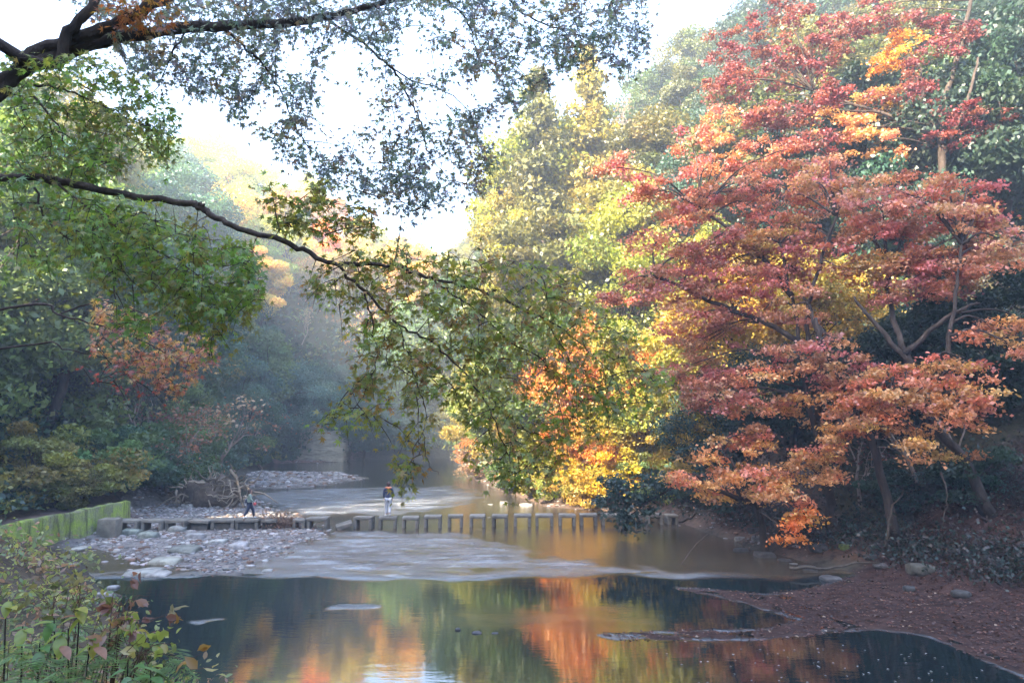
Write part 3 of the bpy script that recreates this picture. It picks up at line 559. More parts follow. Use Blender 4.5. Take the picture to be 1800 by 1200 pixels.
class Limbs:
    def __init__(s, root, b): s.root, s.b, s.nodes = root, b, []
    def limb(s, pts, r0, r1, name='limb'):
        p = spline([P(*q) if not isinstance(q, np.ndarray) else q for q in pts], 6); mb = MB()
        p[1:-1] += rng.normal(0, .008, p[1:-1].shape)
        tube(mb, p - s.b, np.linspace(r0, r1, len(p)) * rng.uniform(.92, 1.08, len(p)), 8); s.nodes += list(p); mb.build(name, BARK, s.root, True)
    def foliage(s, poly, gaps, n, Dr, lf, palette, seed, per=(9, 17), droop=.5, keep=.06, tw_r=.0042):
        r = np.random.default_rng(seed); poly = np.array(poly, float); x0, y0 = poly.min(0); x1, y1 = poly.max(0); pts = []
        while len(pts) < n:
            x, y = r.uniform(x0, x1), r.uniform(y0, y1)
            if not inpoly(x, y, poly): continue
            if any(((x - a) / c) ** 2 + ((y - b) / d) ** 2 < 1 for a, b, c, d in gaps) and r.random() > keep: continue
            pts.append(P(x, y, r.uniform(*Dr)))
        pts = np.array(pts); nod = np.array(s.nodes)
        dd = np.array([np.linalg.norm(nod - p, axis=1).min() for p in pts]); pts = pts[np.argsort(dd)]
        lm, tm = MB(), MB(); nod = list(nod)
        for p in pts:
            A = np.array(nod); k = np.argmin(np.linalg.norm(A - p, axis=1) + .4 * np.maximum(0, p[2] - A[:, 2])); q = A[k]; L = np.linalg.norm(p - q)
            out = unit(p - q + np.array([0, 0, -.05])) if L > .03 else unit(r.normal(size=3))
            end = p + out * r.uniform(.08, .2) + np.array([0, 0, -.06 * droop])
            mid = (q + p) / 2 + np.array([0, 0, .05 * L]) + r.normal(0, .03 * L, 3)
            path = spline([q, mid, p, end], 3); tube(tm, path - s.b, np.linspace(min(tw_r * (1 + L), .012), .0013, len(path)), 4, cap=False); nod += list(path[2::2])
            m = int(r.integers(*per)); t = r.uniform(.35, 1.02, m); ii = np.clip((t * (len(path) - 1)).astype(int), 0, len(path) - 1)
            side = np.cross(out, [0, 0, 1.0]); side = unit(side) * np.where(r.random(m) < .5, 1, -1)[:, None]
            dr = unit(side * r.uniform(.3, 1, (m, 1)) + out * r.uniform(0, 1, (m, 1)) + np.array([0, 0, -1]) * r.uniform(.1, 1.1, (m, 1)) * droop + r.normal(0, .25, (m, 3)))
            c = path[ii] + dr * r.uniform(.02, .05, (m, 1)) + r.normal(0, .035, (m, 3))
            nr = r.normal(0, .55, (m, 3)) + np.array([0, -.35, .8])
            pc = np.array(palette)[r.integers(0, len(palette))]; col = pc * r.uniform(.7, 1.3, (m, 1)) * (1 + r.normal(0, .08, (m, 3)))
            odd = r.random(m) < .08; col[odd] = np.array(palette)[r.integers(0, len(palette), odd.sum())]
            maple_leaves(lm, c - s.b, dr, nr, lf * r.uniform(.7, 1.2, m), np.clip(col, .01, 1))
        tm.build('twigs', BARK, s.root, True); lm.build('foliage', LEAFNEAR, s.root)
def overhead_maple():
    b = np.array([-6.6, 4.6, 3.5]); root = empty('maple_tree', b)
    tag(root, 'overhanging maple with dark limbs and green leaves framing the river from above', 'maple')
    L = Limbs(root, b); tr = MB(); tp = spline([b + [0, 0, -.4], b + [.1, 0, 2], b + [.35, .1, 4.2], b + [.2, .3, 7], b + [.4, .3, 10]], 5)
    tube(tr, tp - b, np.linspace(.32, .1, len(tp)), 10); tr.build('trunk', BARK, root, True)
    L.limb([tp[13], P(-120, 170, 5.4), (60, 112, 5.6), (180, 74, 5.8), (310, 51, 6), (440, 45, 6.2), (560, 34, 6.4), (640, 14, 6.6), (730, -8, 6.8), (900, -40, 7)], .075, .018)
    L.limb([tp[12], P(-100, 190, 5.4), (60, 95, 5.6), (130, 70, 5.6), (210, 40, 5.6), (270, 8, 5.6), (340, -40, 5.7)], .07, .04)
    L.limb([tp[14], (40, 100, 5.5), (120, 55, 5.5), (165, 5, 5.5), (190, -60, 5.5)], .055, .03)
    L.limb([(392, 47, 6.1), (435, 88, 6.2), (470, 125, 6.3), (498, 168, 6.4), (515, 215, 6.5), (545, 265, 6.6)], .014, .004)
    L.limb([(572, 32, 6.4), (640, 77, 6.6), (690, 124, 6.7), (715, 168, 6.8), (738, 208, 6.9), (752, 265, 7), (790, 320, 7.1)], .015, .004)
    L.limb([(690, 122, 6.7), (735, 145, 6.7), (790, 165, 6.8), (830, 205, 6.9), (842, 270, 7)], .009, .003)
    L.limb([(770, -12, 6.9), (815, 28, 7), (835, 80, 7), (850, 130, 7.1)], .012, .004); L.limb([(860, -30, 7), (930, 30, 7.1), (1010, 60, 7.2), (1100, 90, 7.3)], .013, .004)
    L.limb([(330, 50, 6), (300, 100, 6), (280, 150, 6.1)], .009, .003)
    L.limb([tp[10], P(-90, 300, 5.3), (60, 312, 5.4), (130, 324, 5.4), (220, 343, 5.4), (340, 362, 5.4), (372, 379, 5.4), (430, 405, 5.4), (510, 428, 5.5), (575, 460, 5.5), (640, 463, 5.6), (700, 470, 5.6), (760, 488, 5.7), (830, 505, 5.7), (900, 535, 5.8), (960, 562, 5.8), (1010, 595, 5.9), (1060, 640, 5.9)], .036, .005)
    L.limb([(340, 361, 5.4), (352, 358, 5.38), (360, 359, 5.37)], .016, .012)
    L.limb([(588, 462, 5.5), (640, 512, 5.5), (700, 570, 5.5), (760, 602, 5.5), (812, 652, 5.5), (850, 702, 5.5), (880, 762, 5.5), (905, 830, 5.5)], .013, .003)
    L.limb([(640, 512, 5.5), (652, 560, 5.5), (664, 618, 5.5), (690, 642, 5.5), (745, 672, 5.5)], .008, .0025); L.limb([(664, 622, 5.5), (650, 670, 5.5), (630, 710, 5.5), (590, 735, 5.5)], .005, .002)
    L.limb([(756, 488, 5.7), (800, 520, 5.7), (850, 556, 5.7), (900, 602, 5.7), (962, 642, 5.7), (985, 722, 5.7), (1000, 815, 5.7)], .009, .0025)
    L.limb([(960, 562, 5.8), (1010, 640, 5.8), (1062, 667, 5.8), (1125, 702, 5.8), (1190, 722, 5.8)], .007, .002)
    L.limb([(700, 570, 5.5), (716, 622, 5.5), (736, 682, 5.5), (750, 735, 5.5), (728, 790, 5.5), (704, 855, 5.5)], .006, .002); L.limb([(742, 755, 5.5), (748, 800, 5.5), (770, 835, 5.5)], .003, .0015)
    L.limb([(100, 322, 5.4), (160, 370, 5.3), (240, 420, 5.3), (330, 470, 5.3), (400, 520, 5.3)], .010, .003); L.limb([(60, 330, 5.4), (90, 400, 5.4), (180, 450, 5.4), (260, 520, 5.4)], .009, .003)
    L.limb([(60, 150, 5.6), (120, 160, 5.6), (190, 190, 5.7), (270, 230, 5.7)], .012, .003); L.limb([(60, 170, 5.6), (110, 230, 5.6), (160, 280, 5.6)], .010, .003)
    sky_glare_pal = [(0.239, 0.302, 0.29), (0.203, 0.281, 0.235), (0.294, 0.322, 0.262), (0.258, 0.262, 0.342), (0.349, 0.262, 0.186), (0.183, 0.241, 0.29)]  # greyed and blued to imitate sky glare around the leaves
    L.foliage([(150, 0), (60, -60), (1130, -60), (1140, 80), (1085, 130), (1010, 120), (930, 165), (870, 240), (862, 335), (800, 325), (795, 355), (720, 385), (660, 350), (600, 330), (540, 310), (490, 262), (420, 200), (350, 160), (235, 125)],
              [(612, 150, 56, 92), (730, 92, 55, 46), (525, 95, 32, 30), (790, 40, 28, 24), (838, 157, 38, 25), (765, 190, 36, 40), (870, 230, 30, 28), (470, 200, 30, 20), (560, 230, 20, 30), (940, 110, 30, 20), (650, 270, 26, 22)], 1300, (5.6, 7.6), .058, sky_glare_pal, 501)
    g_pal = [(0.192, 0.336, 0.064), (0.24, 0.384, 0.072), (0.16, 0.288, 0.064), (0.32, 0.384, 0.08), (0.272, 0.272, 0.08)]
    L.foliage([(20, 95), (170, 100), (250, 140), (312, 205), (300, 268), (215, 282), (180, 325), (20, 330)], [], 280, (5.2, 6.4), .056, g_pal, 502)
    L.foliage([(20, 345), (200, 352), (350, 392), (452, 442), (455, 530), (405, 560), (372, 605), (300, 540), (230, 580), (180, 500), (100, 465), (20, 450)], [(150, 470, 45, 22), (90, 415, 34, 24), (300, 432, 30, 18), (235, 525, 32, 20), (390, 470, 22, 16), (60, 380, 30, 16)], 320, (4.9, 5.8), .056, g_pal, 503)
    b_pal = [(0.263, 0.308, 0.062), (0.32, 0.345, 0.068), (0.207, 0.254, 0.062), (0.396, 0.345, 0.077), (0.377, 0.235, 0.077), (0.244, 0.345, 0.062)]
    L.foliage([(540, 470), (620, 442), (740, 432), (880, 452), (1000, 482), (1045, 545), (1120, 575), (1175, 645), (1150, 715), (1060, 745), (1010, 790), (985, 832), (950, 862), (870, 848), (840, 790), (800, 705), (755, 690), (760, 760), (735, 830), (700, 872), (688, 780), (650, 742), (560, 750), (600, 690), (632, 600), (560, 530)],
              [(590, 560, 35, 40), (720, 560, 22, 24), (600, 640, 22, 50), (700, 720, 30, 22), (790, 640, 18, 20), (1130, 620, 40, 25), (930, 720, 26, 26)], 600, (5.2, 6.3), .056, b_pal, 504)
    L.foliage([(470, 330), (560, 318), (650, 350), (655, 405), (560, 420), (480, 395)], [], 70, (5.4, 6.2), .06, b_pal, 505)
    L.foliage([(185, -20), (300, -20), (300, 45), (225, 66)], [], 26, (5.3, 5.7), .058, [(.50, .20, .05), (.42, .15, .05), (.40, .25, .06)], 506)
overhead_maple()
def orange_maple():
    b = np.array([-12.6, 10.0, zt(-12.6, 10.0)]); root = empty('maple_tree', b); tag(root, 'slender maple with thin pale orange sprays hanging over the bank path', 'maple')
    L = Limbs(root, b); tr = MB(); tp = spline([b + [0, 0, -.3], b + [.2, 0, 1.5], b + [.1, .2, 3], b + [.3, .2, 5]], 4); tube(tr, tp - b, np.linspace(.12, .05, len(tp)), 8); tr.build('trunk', BARK, root, True)
    L.limb([tp[8], (20, 540, 10.2), (100, 553, 10.2), (170, 570, 10.2), (250, 600, 10.2), (330, 640, 10.2)], .026, .005); L.limb([tp[7], (20, 610, 10.2), (120, 615, 10.2), (200, 632, 10.2)], .02, .004); L.limb([(100, 553, 10.2), (180, 530, 10.3), (280, 560, 10.3), (370, 590, 10.3)], .012, .003)
    L.foliage([(155, 520), (230, 545), (300, 565), (385, 600), (370, 655), (305, 690), (240, 660), (190, 640), (150, 590)], [], 120, (9.6, 10.9), .072, [(.60, .30, .16), (.56, .34, .15), (.50, .22, .16), (.38, .14, .11), (.60, .40, .16)], 601, tw_r=.006)
    L.foliage([(100, 600), (230, 620), (290, 700), (180, 690)], [], 14, (9.6, 10.9), .066, [(.42, .10, .09), (.36, .08, .07)], 602, (4, 8), tw_r=.006)
orange_maple()
# ------------------------------------------------------------------ stepping stones across the river
STONES = [(219, 257, 912, 933, 'U'), (262, 298, 912, 933, 'U'), (304, 340, 912, 933, 'U'), (344, 378, 913, 932, 'S'), (382, 422, 911, 933, 'F'), (423, 462, 911, 933, 'F'), (468, 494, 911, 931, 'S'), (522, 543, 911, 929, 'U'), (547, 582, 908, 929, 'U'),
          (628, 660, 907, 929, 'U'), (669, 700, 907, 931, 'B'), (710, 738, 907, 930, 'U'), (748, 778, 905, 929, 'U'), (789, 815, 904, 929, 'U'), (827, 854, 904, 928, 'U'), (866, 893, 904, 926, 'U'), (903, 933, 903, 926, 'U'), (941, 972, 903, 925, 'U'), (980, 1009, 903, 923, 'U'),
          (1018, 1048, 902, 923, 'U'), (1055, 1088, 902, 923, 'U'), (1095, 1123, 902, 922, 'U'), (1132, 1160, 902, 921, 'U'), (1167, 1186, 903, 920, 'U')]
STONE_TOP = {}
def stepping_stones():
    g = 'stepping stones in a line across the river'
    for k, (x0, x1, yt, yb, ty) in enumerate(STONES):
        cx = (x0 + x1) / 2; D = 35.5 + (cx - 220) / 960 * 2.9
        X = (cx - CX) / F * D; Wd = (x1 - x0) / F * D; zt_ = P(cx, yt + 1.5, D)[2] - rng.uniform(0, .02)
        dep = .78; gz = min(zt(X, D), zt(X, D + dep)) - .08
        if k < 9: gz = max(gz, -.1)
        root = empty('stepping_stone', (X, D + dep / 2, gz)); root.rotation_euler = (rng.normal(0, .012), rng.normal(0, .014), rng.normal(0, .05)); hh = zt_ - gz
        tone = np.array([1, 1, 1]) * rng.uniform(.72, 1.0); tone = tone * (1, .99, .96)
        th = .15; lg = .16
        def part(nm, c, s, tp=1.0):
            mb = MB(); box(mb, c, s, tone * rng.uniform(.93, 1.05) * (.72 if nm != 'slab' else 1), tp, 0, .006); o = mb.build(nm, CONC if nm != 'infill' else CONCDARK, root)  # parts below the slab darkened in colour, as the tops catch the sky
            bv = o.modifiers.new('bevel', 'BEVEL'); bv.width = .022; bv.segments = 2; return o
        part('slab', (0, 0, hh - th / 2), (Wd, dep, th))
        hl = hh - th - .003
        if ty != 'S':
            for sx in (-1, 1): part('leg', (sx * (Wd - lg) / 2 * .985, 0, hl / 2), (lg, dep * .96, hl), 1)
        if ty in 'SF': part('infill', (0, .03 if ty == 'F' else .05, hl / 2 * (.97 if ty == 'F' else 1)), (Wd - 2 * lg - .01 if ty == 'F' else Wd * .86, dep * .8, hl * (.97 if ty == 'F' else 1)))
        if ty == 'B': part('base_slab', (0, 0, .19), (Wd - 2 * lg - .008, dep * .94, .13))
        STONE_TOP[k] = (X, D + dep / 2, zt_)
        names = {0: 'grey concrete stepping stone next to the mossy end block of the wall', 3: 'flat topped stepping stone with closed front, fourth from the mossy wall', 4: 'blocked stepping stone just before the one under the walker in green', 5: 'concrete stepping stone under the walker in the green jacket',
                 6: 'low slab stepping stone half buried beside the brush heap', 7: 'stepping stone poking out on the river side of the brush heap', 8: 'open stepping stone between the brush heap and the fallen slab', 9: 'open stepping stone between the fallen slab and the person in navy', 10: 'boxed stepping stone with a bottom slab under the person in navy', 23: 'last small stepping stone against the bushy far bank'}
        o_ = ['', 'first', 'second', 'third', 'fourth', 'fifth', 'sixth', 'seventh', 'eighth', 'ninth', 'tenth', 'eleventh', 'twelfth']
        lab = names.get(k) or (f"open concrete stepping stone on the gravel, {o_[k + 1]} from the mossy wall" if k < 4 else f"open concrete stepping stone standing in water, {o_[k - 10]} after the person in navy")
        tag(root, lab, 'stepping stone', g)
    mb = MB(); D = 36.9; X = (612 - CX) / F * D
    box(mb, (0, 0, 0), (.85, .7, .17), (.62, .6, .57), 1, .2, .03); o = mb.build('fallen_slab', CONC); o.location = (X, D, .24); o.rotation_euler = (.12, -.22, .1)
    bv = o.modifiers.new('bevel', 'BEVEL'); bv.width = .03; bv.segments = 2; tag(o, 'toppled dark concrete slab lying tilted in the gap between stepping stones', 'concrete slab')
stepping_stones()
# ------------------------------------------------------------------ mossy wall, end block
def mossy_wall():
    m, nt, out = newmat('mossy_concrete'); b = N(nt, 'ShaderNodeBsdfPrincipled'); b.inputs['Roughness'].default_value = .95
    n = noise(nt, 1.6, 8, .68); n2 = noise(nt, 14, 5, .7)
    moss = ramp(nt, n2.outputs['Fac'], [(.3, (.15, .24, .03)), (.55, (.26, .35, .05)), (.75, (.36, .42, .09))]); conc = ramp(nt, n2.outputs['Fac'], [(.3, (.10, .10, .075)), (.7, (.25, .25, .19))])
    f = ramp(nt, n.outputs['Fac'], [(.42, (1, 1, 1)), (.52, (.55, .55, .55)), (.62, (.08, .08, .08))]); mx = N(nt, 'ShaderNodeMix', data_type='RGBA'); nt.links.new(f.outputs[0], mx.inputs[0]); nt.links.new(conc.outputs[0], mx.inputs[6]); nt.links.new(moss.outputs[0], mx.inputs[7])
    n5 = noise(nt, 1.0, 6, .7, stretch=(1, 2.6, .35)); st5 = ramp(nt, n5.outputs['Fac'], [(.38, (.35, .34, .30)), (.52, (1, 1, 1)), (.75, (1.1, 1.1, 1.0))])
    nt.links.new(mulc(nt, mx.outputs[2], st5.outputs[0]), b.inputs['Base Color']); bp = N(nt, 'ShaderNodeBump'); bp.inputs['Strength'].default_value = .8; bp.inputs['Distance'].default_value = .05; nt.links.new(n2.outputs['Fac'], bp.inputs['Height']); nt.links.new(bp.outputs[0], b.inputs['Normal']); nt.links.new(b.outputs[0], out.inputs[0])
    ys = np.linspace(20, 37.2, 36); prof = [(0, -.5), (-.12, 1.42), (-.16, 1.47), (-.40, 1.48), (-.45, 1.42), (-.45, -.5)]; k = len(prof)
    V = []
    for y in ys:
        sag = .02 * math.sin(y * 1.3)
        for px_, pz in prof: V.append((-20.08 + px_ + rng.normal(0, .02), y, pz + sag * (pz > 0) + rng.normal(0, .022)))
    n_ = len(ys); Q = [(i * k + j, i * k + j + 1, (i + 1) * k + j + 1, (i + 1) * k + j) for i in range(n_ - 1) for j in range(k - 1)]
    e0 = 0; e1 = (n_ - 1) * k; Q += [(e0, e0 + 5, e0 + 4, e0 + 1), (e1, e1 + 1, e1 + 4, e1 + 5), (e0 + 1, e0 + 4, e0 + 3, e0 + 2), (e1 + 1, e1 + 2, e1 + 3, e1 + 4)]
    mb = MB(); mb.add(V, Q); tag(mb.build('retaining_wall', m), 'low concrete retaining wall covered in bright green moss beside the footpath', 'wall')
    mb = MB(); X, D = -19.5, 34.2; box(mb, (X, D, .36), (.94, .7, 1.15), (.92, .9, .84), .93, .04, .015); o = mb.build('concrete_block', CONC); bv = o.modifiers.new('bevel', 'BEVEL'); bv.width = .03; bv.segments = 2
    tag(o, 'squat tapered concrete block standing against the mossy wall end', 'concrete block')
mossy_wall()
# ------------------------------------------------------------------ gravel, rocks and fallen leaves
def scatter_poly(poly, n, r):
    x0, y0 = poly.min(0); x1, y1 = poly.max(0); x = r.uniform(x0, x1, n * 4); y = r.uniform(y0, y1, n * 4); k = sdist(x, y, poly) < r.normal(.1, .35, n * 4); return x[k][:n], y[k][:n]
def gravel():
    r = np.random.default_rng(31); mb = MB()
    for poly, n, s0, s1, fl in ((BAR1, 5200, .035, .15, .55), (BAR2, 900, .06, .30, .6), (BAR3, 500, .05, .2, .5), (RBAR, 900, .04, .16, .5)):
        x, y = scatter_poly(poly, n, r); z = terr(x, y)
        for a, b, c in zip(x, y, z):
            s = s0 + (s1 - s0) * r.random() ** 2.2
            g = r.uniform(.16, .52); col = np.array([g * r.uniform(.98, 1.1), g, g * r.uniform(.95, 1.08)])
            if r.random() < .22: col = np.array([.24, .15, .11]) * r.uniform(.6, 1.2)
            rock(mb, (a, b, max(c, 0) + s * .12), (s, s * r.uniform(.6, 1), s * fl * r.uniform(.5, 1)), r, col, ICO1 if s < .12 else ICO2)
    tag(mb.build('gravel', ROCKM), 'grey and brown river pebbles heaped on the bars', 'gravel', kind='stuff')
    # single stones that stand out
    L = [(254, 1005, 29, .22, (.32, .32, .30), 'pale flat slab lying at the water edge in front of the gravel bar'), (280, 1008, 20, .3, (.34, .33, .32), 'small dark stone beside the pale flat slab in the shallows'), (228, 1009, 11, .3, (.35, .35, .35), 'small pale stone at the tip of the slab row in the pool'), (294, 988, 25, .22, (.36, .36, .31), 'broad light stone half sunk at the gravel bar edge'),
         (326, 970, 24, .28, (.20, .21, .19), 'dark greenish flat stone lying in the middle of the gravel bar'), (384, 955, 14, .3, (.42, .43, .42), 'flat grey stone just below the third open stepping stone'), (136, 966, 15, .3, (.36, .36, .33), 'oblong pale stone in the still water under the mossy wall'), (470, 1003, 10, .5, (.34, .34, .33), 'small round stone at the riffle end of the gravel bar'),
         (312, 934, 15, .5, (.3, .31, .3), 'rounded grey boulder under the open stepping stones near the wall'), (262, 946, 16, .5, (.26, .29, .26), 'mossy grey boulder close to the concrete block'), (232, 940, 15, .5, (.24, .27, .24), 'dark mossy boulder at the foot of the concrete block'), (345, 948, 17, .45, (.33, .33, .34), 'grey rock with rounded back on the gravel bar'), (420, 962, 16, .4, (.42, .41, .42), 'pale grey rock nearest the riffle on the gravel bar'),
         (886, 886, 8, .7, (.22, .21, .2), 'small white boulder at the sunny waterline upstream'), (925, 888, 12, .35, (.36, .35, .33), 'long whitish stone at the foot of the sunny bank'), (862, 886, 6, .3, (.36, .35, .33), 'flat pale stone awash just upstream of the crossing'), (860, 909, 5, .4, (.36, .35, .33), 'pale stone between two stepping stones in midstream'),
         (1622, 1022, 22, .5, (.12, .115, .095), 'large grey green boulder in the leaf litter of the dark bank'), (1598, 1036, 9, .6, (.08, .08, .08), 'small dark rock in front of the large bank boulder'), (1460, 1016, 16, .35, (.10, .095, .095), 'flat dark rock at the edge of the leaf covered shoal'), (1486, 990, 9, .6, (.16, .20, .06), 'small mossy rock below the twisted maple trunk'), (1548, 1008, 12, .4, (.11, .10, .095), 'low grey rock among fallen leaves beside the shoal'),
         (1395, 990, 8, .4, (.24, .245, .245), 'pale stone at the dark waterline below the maples'), (1335, 957, 12, .4, (.15, .15, .15), 'flat grey stone on the shaded bank near the last stepping stones'), (1300, 950, 9, .5, (.3, .3, .3), 'small grey stone on the shaded bank near the water'), (805, 1103, 5, .8, (.09, .09, .09), 'small black rock breaking the surface at the shallow patch'), (838, 1108, 9, .4, (.09, .09, .1), 'low wet rock at the lip of the shallow patch'), (870, 1109, 6, .4, (.09, .09, .1), 'tiny wet rock next to the low rock in the pool'),
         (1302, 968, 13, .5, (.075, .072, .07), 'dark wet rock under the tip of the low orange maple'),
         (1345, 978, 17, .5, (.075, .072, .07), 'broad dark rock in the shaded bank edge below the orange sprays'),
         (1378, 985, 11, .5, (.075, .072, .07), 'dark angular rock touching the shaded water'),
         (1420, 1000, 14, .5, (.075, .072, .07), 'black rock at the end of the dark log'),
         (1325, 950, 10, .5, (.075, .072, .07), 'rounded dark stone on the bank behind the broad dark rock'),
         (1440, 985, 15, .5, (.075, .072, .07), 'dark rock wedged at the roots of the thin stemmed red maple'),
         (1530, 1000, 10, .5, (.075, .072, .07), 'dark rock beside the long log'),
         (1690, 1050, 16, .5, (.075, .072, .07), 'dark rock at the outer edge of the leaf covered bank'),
         (330, 893, 10, .5, (.4, .4, .39), 'pale stone in front of the driftwood heap'), (372, 890, 8, .4, (.42, .42, .42), 'light stone under the roots of the driftwood heap'), (345, 886, 8, .6, (.5, .49, .46), 'whitish stone leaning on the driftwood heap'), (130, 1003, 9, .5, (.28, .27, .25), 'brown stone at the near bank edge'), (198, 1030, 10, .4, (.3, .3, .31), 'grey stone at the waterline of the near bank'), (185, 1055, 14, .5, (.34, .32, .33), 'large pale stone between the near bank plants and the pool')]
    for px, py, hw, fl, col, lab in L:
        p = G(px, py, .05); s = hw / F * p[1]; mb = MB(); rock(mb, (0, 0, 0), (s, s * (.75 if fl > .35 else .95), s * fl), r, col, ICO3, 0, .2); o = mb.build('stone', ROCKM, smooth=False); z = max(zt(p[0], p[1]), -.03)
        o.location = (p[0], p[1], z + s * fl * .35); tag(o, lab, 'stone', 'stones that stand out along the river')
gravel()
def litter():
    r = np.random.default_rng(41); mb = MB()
    x, y = scatter_poly(SHOAL, 9000, r); x2, y2 = scatter_poly(gpoly([(1300, 975), (1702, 1010), (1900, 1080), (1900, 960), (1500, 930), (1250, 925)]), 6000, r); x3, y3 = r.uniform(-17, -5, 2500), r.uniform(8, 30, 2500)
    x4, y4 = scatter_poly(RBAR, 2500, r); x = np.concatenate([x, x2, x3, x4]); y = np.concatenate([y, y2, y3, y4]); z, sd, t, *_ , sh, rb, w = terr(x, y, True)
    k = z > -.02; x, y, z = x[k], y[k], z[k]; n = len(x)
    pal = np.array([(.17, .08, .06), (.22, .09, .065), (.11, .06, .05), (.25, .13, .09), (.15, .09, .08), (.08, .055, .05), (.26, .18, .16)]); col = pal[r.integers(0, len(pal), n)] * r.uniform(.35, .95, (n, 1))
    br = r.random(n) < .010; col[br] = (.46, .36, .28)
    leafquads(mb, np.stack([x, y, z + .018], 1), .065 * r.uniform(.6, 1.4, n), col, r, 4.5, 1.4)
    x, y = scatter_poly(gpoly([(1250, 1130), (1702, 1150), (1702, 1210), (1150, 1210)]), 70, r); leafquads(mb, np.stack([x, y, np.full(len(x), .012)], 1), .05, np.full((len(x), 3), .5) * r.uniform(.4, 1.1, (len(x), 1)), r, 9, 1.4)
    tag(mb.build('fallen_leaves', LEAF), 'brown and red fallen leaves carpeting the shoal and banks', 'leaf litter', kind='stuff')
litter()
# ------------------------------------------------------------------ driftwood, brush, rock face
def root_heap():
    r = np.random.default_rng(51); D = 46.5; X = (388 - CX) / F * D; b = np.array([X, D, zt(X, D) - .1]); root = empty('driftwood_heap', b); tag(root, 'tangled heap of washed up roots and branches behind the stepping stones', 'driftwood')
    mb = MB(); V, T = ICO3; W = V * np.array([1.9, 1.0, 1.15]) * (1 + .22 * np.sin(V[:, :1] * 5 + V[:, 1:2] * 4) + r.normal(0, .07, (len(V), 1))); W[:, 2] += .75; mb.add(W, None, T, (.7, .62, .58)); mb.build('root_mass', DRIFT, root)
    for i in range(95):
        mb = MB()
        a = r.uniform(0, 6.28); s = np.array([r.uniform(-2.3, 2.3), r.uniform(-1, .4), r.uniform(.1, 1.9)]); d = unit(np.array([r.normal(0, 1), r.normal(-.4, .6), r.normal(.15, .6)])); L = r.uniform(.6, 1.9); pts = [s]
        for _ in range(5): d = unit(d + r.normal(0, .35, 3)); pts.append(pts[-1] + d * L / 5)
        pts = np.array(pts); pts[:, 2] = np.clip(pts[:, 2], .05, 2.75); g = r.uniform(.8, 2.0); tube(mb, spline(pts, 3), np.linspace(r.uniform(.04, .11), .012, 16), 5, (g, g * .96, g * .88)); mb.build('root', DRIFT, root, True)
    for pts, rad in (([(1.9, -.3, 1.6), (2.6, -.4, 1.1), (3.4, -.5, .95), (4.4, -.6, .35)], .07), ([(1.2, -.7, 2.5), (1.7, -.8, 1.9), (2.0, -.9, .9), (2.3, -1, .1)], .1), ([(-.2, -1.0, 1.0), (.1, -1.1, .5), (.3, -1.2, .02)], .07), ([(-2, -.6, .9), (-2.9, -.7, .5), (-3.5, -.8, .1)], .06)):
        mb = MB(); tube(mb, spline(pts, 5), np.linspace(rad, rad * .5, 5 * (len(pts) - 1) + 1), 7, (1.5, 1.4, 1.25)); mb.build('branch', DRIFT, root, True)
    D = 37; X = (503 - CX) / F * D; b = np.array([X, D - .1, zt(X, D)]); root = empty('brush_heap', b); tag(root, 'heap of dry reddish twigs and leaves caught on the stepping stones', 'brush heap'); mb = MB(); lm = MB()
    for i in range(150):
        s = np.array([r.normal(0, .5), r.normal(-.1, .25), r.uniform(.05, .45)]); d = unit(np.array([r.normal(0, 1), r.normal(-.2, .5), r.normal(.35, .45)])); L = r.uniform(.4, 1.0); tube(mb, spline([s, s + d * L / 2 + r.normal(0, .06, 3), s + d * L], 2), [.016, .013, .01, .007, .004], 3, np.array([1.0, .85, .75]) * r.uniform(.6, 1.5), cap=False)
    c = r.normal(size=(900, 3)) * [.55, .3, .22] + [0, -.1, .25]; leafquads(lm, c, .075 * r.uniform(.6, 1.3, 900), np.array([.26, .15, .11]) * r.uniform(.5, 1.4, (900, 1)), r, .5); mb.build('twigs', DRIFT, root); lm.build('dead_leaves', LEAF, root)
root_heap()
def rock_face():
    m = surfmat('layered_rock', [(.3, (.22, .20, .15)), (.55, (.44, .40, .31)), (.75, (.54, .50, .40))], 1.2, 8, .9, .8, 3, (.6, .6, 3.0), False, .2, .25)
    D = 100.2; x0, x1 = (525 - CX) / F * D, (606 - CX) / F * D; r = np.random.default_rng(61); nx, nz = 40, 26; V = []
    for i in range(nx + 1):
        for j in range(nz + 1):
            u, v = i / nx, j / nz; x = x0 + (x1 - x0) * u; top = 5.6 - 1.6 * u * u + .4 * math.sin(u * 9); V.append((x, D + .9 * v + .25 * math.floor(v * 6) * .5 + .35 * math.sin(u * 7 + 1) + r.normal(0, .08), -.4 + top * v))
    n1 = len(V); V += [(a, b + 4, c) for a, b, c in V]; Q = []; f = lambda i, j, o=0: o + i * (nz + 1) + j
    for i in range(nx):
        for j in range(nz): Q += [(f(i, j), f(i + 1, j), f(i + 1, j + 1), f(i, j + 1)), (f(i, j, n1), f(i, j + 1, n1), f(i + 1, j + 1, n1), f(i + 1, j, n1))]
        Q += [(f(i, nz), f(i + 1, nz), f(i + 1, nz, n1), f(i, nz, n1)), (f(i, 0), f(i, 0, n1), f(i + 1, 0, n1), f(i + 1, 0))]
    for j in range(nz): Q += [(f(0, j), f(0, j + 1), f(0, j + 1, n1), f(0, j, n1)), (f(nx, j), f(nx, j, n1), f(nx, j + 1, n1), f(nx, j + 1))]
    mb = MB(); mb.add(V, Q); tag(mb.build('rock_face', m), 'pale layered rock face at the far water bend', 'rock face')
rock_face()
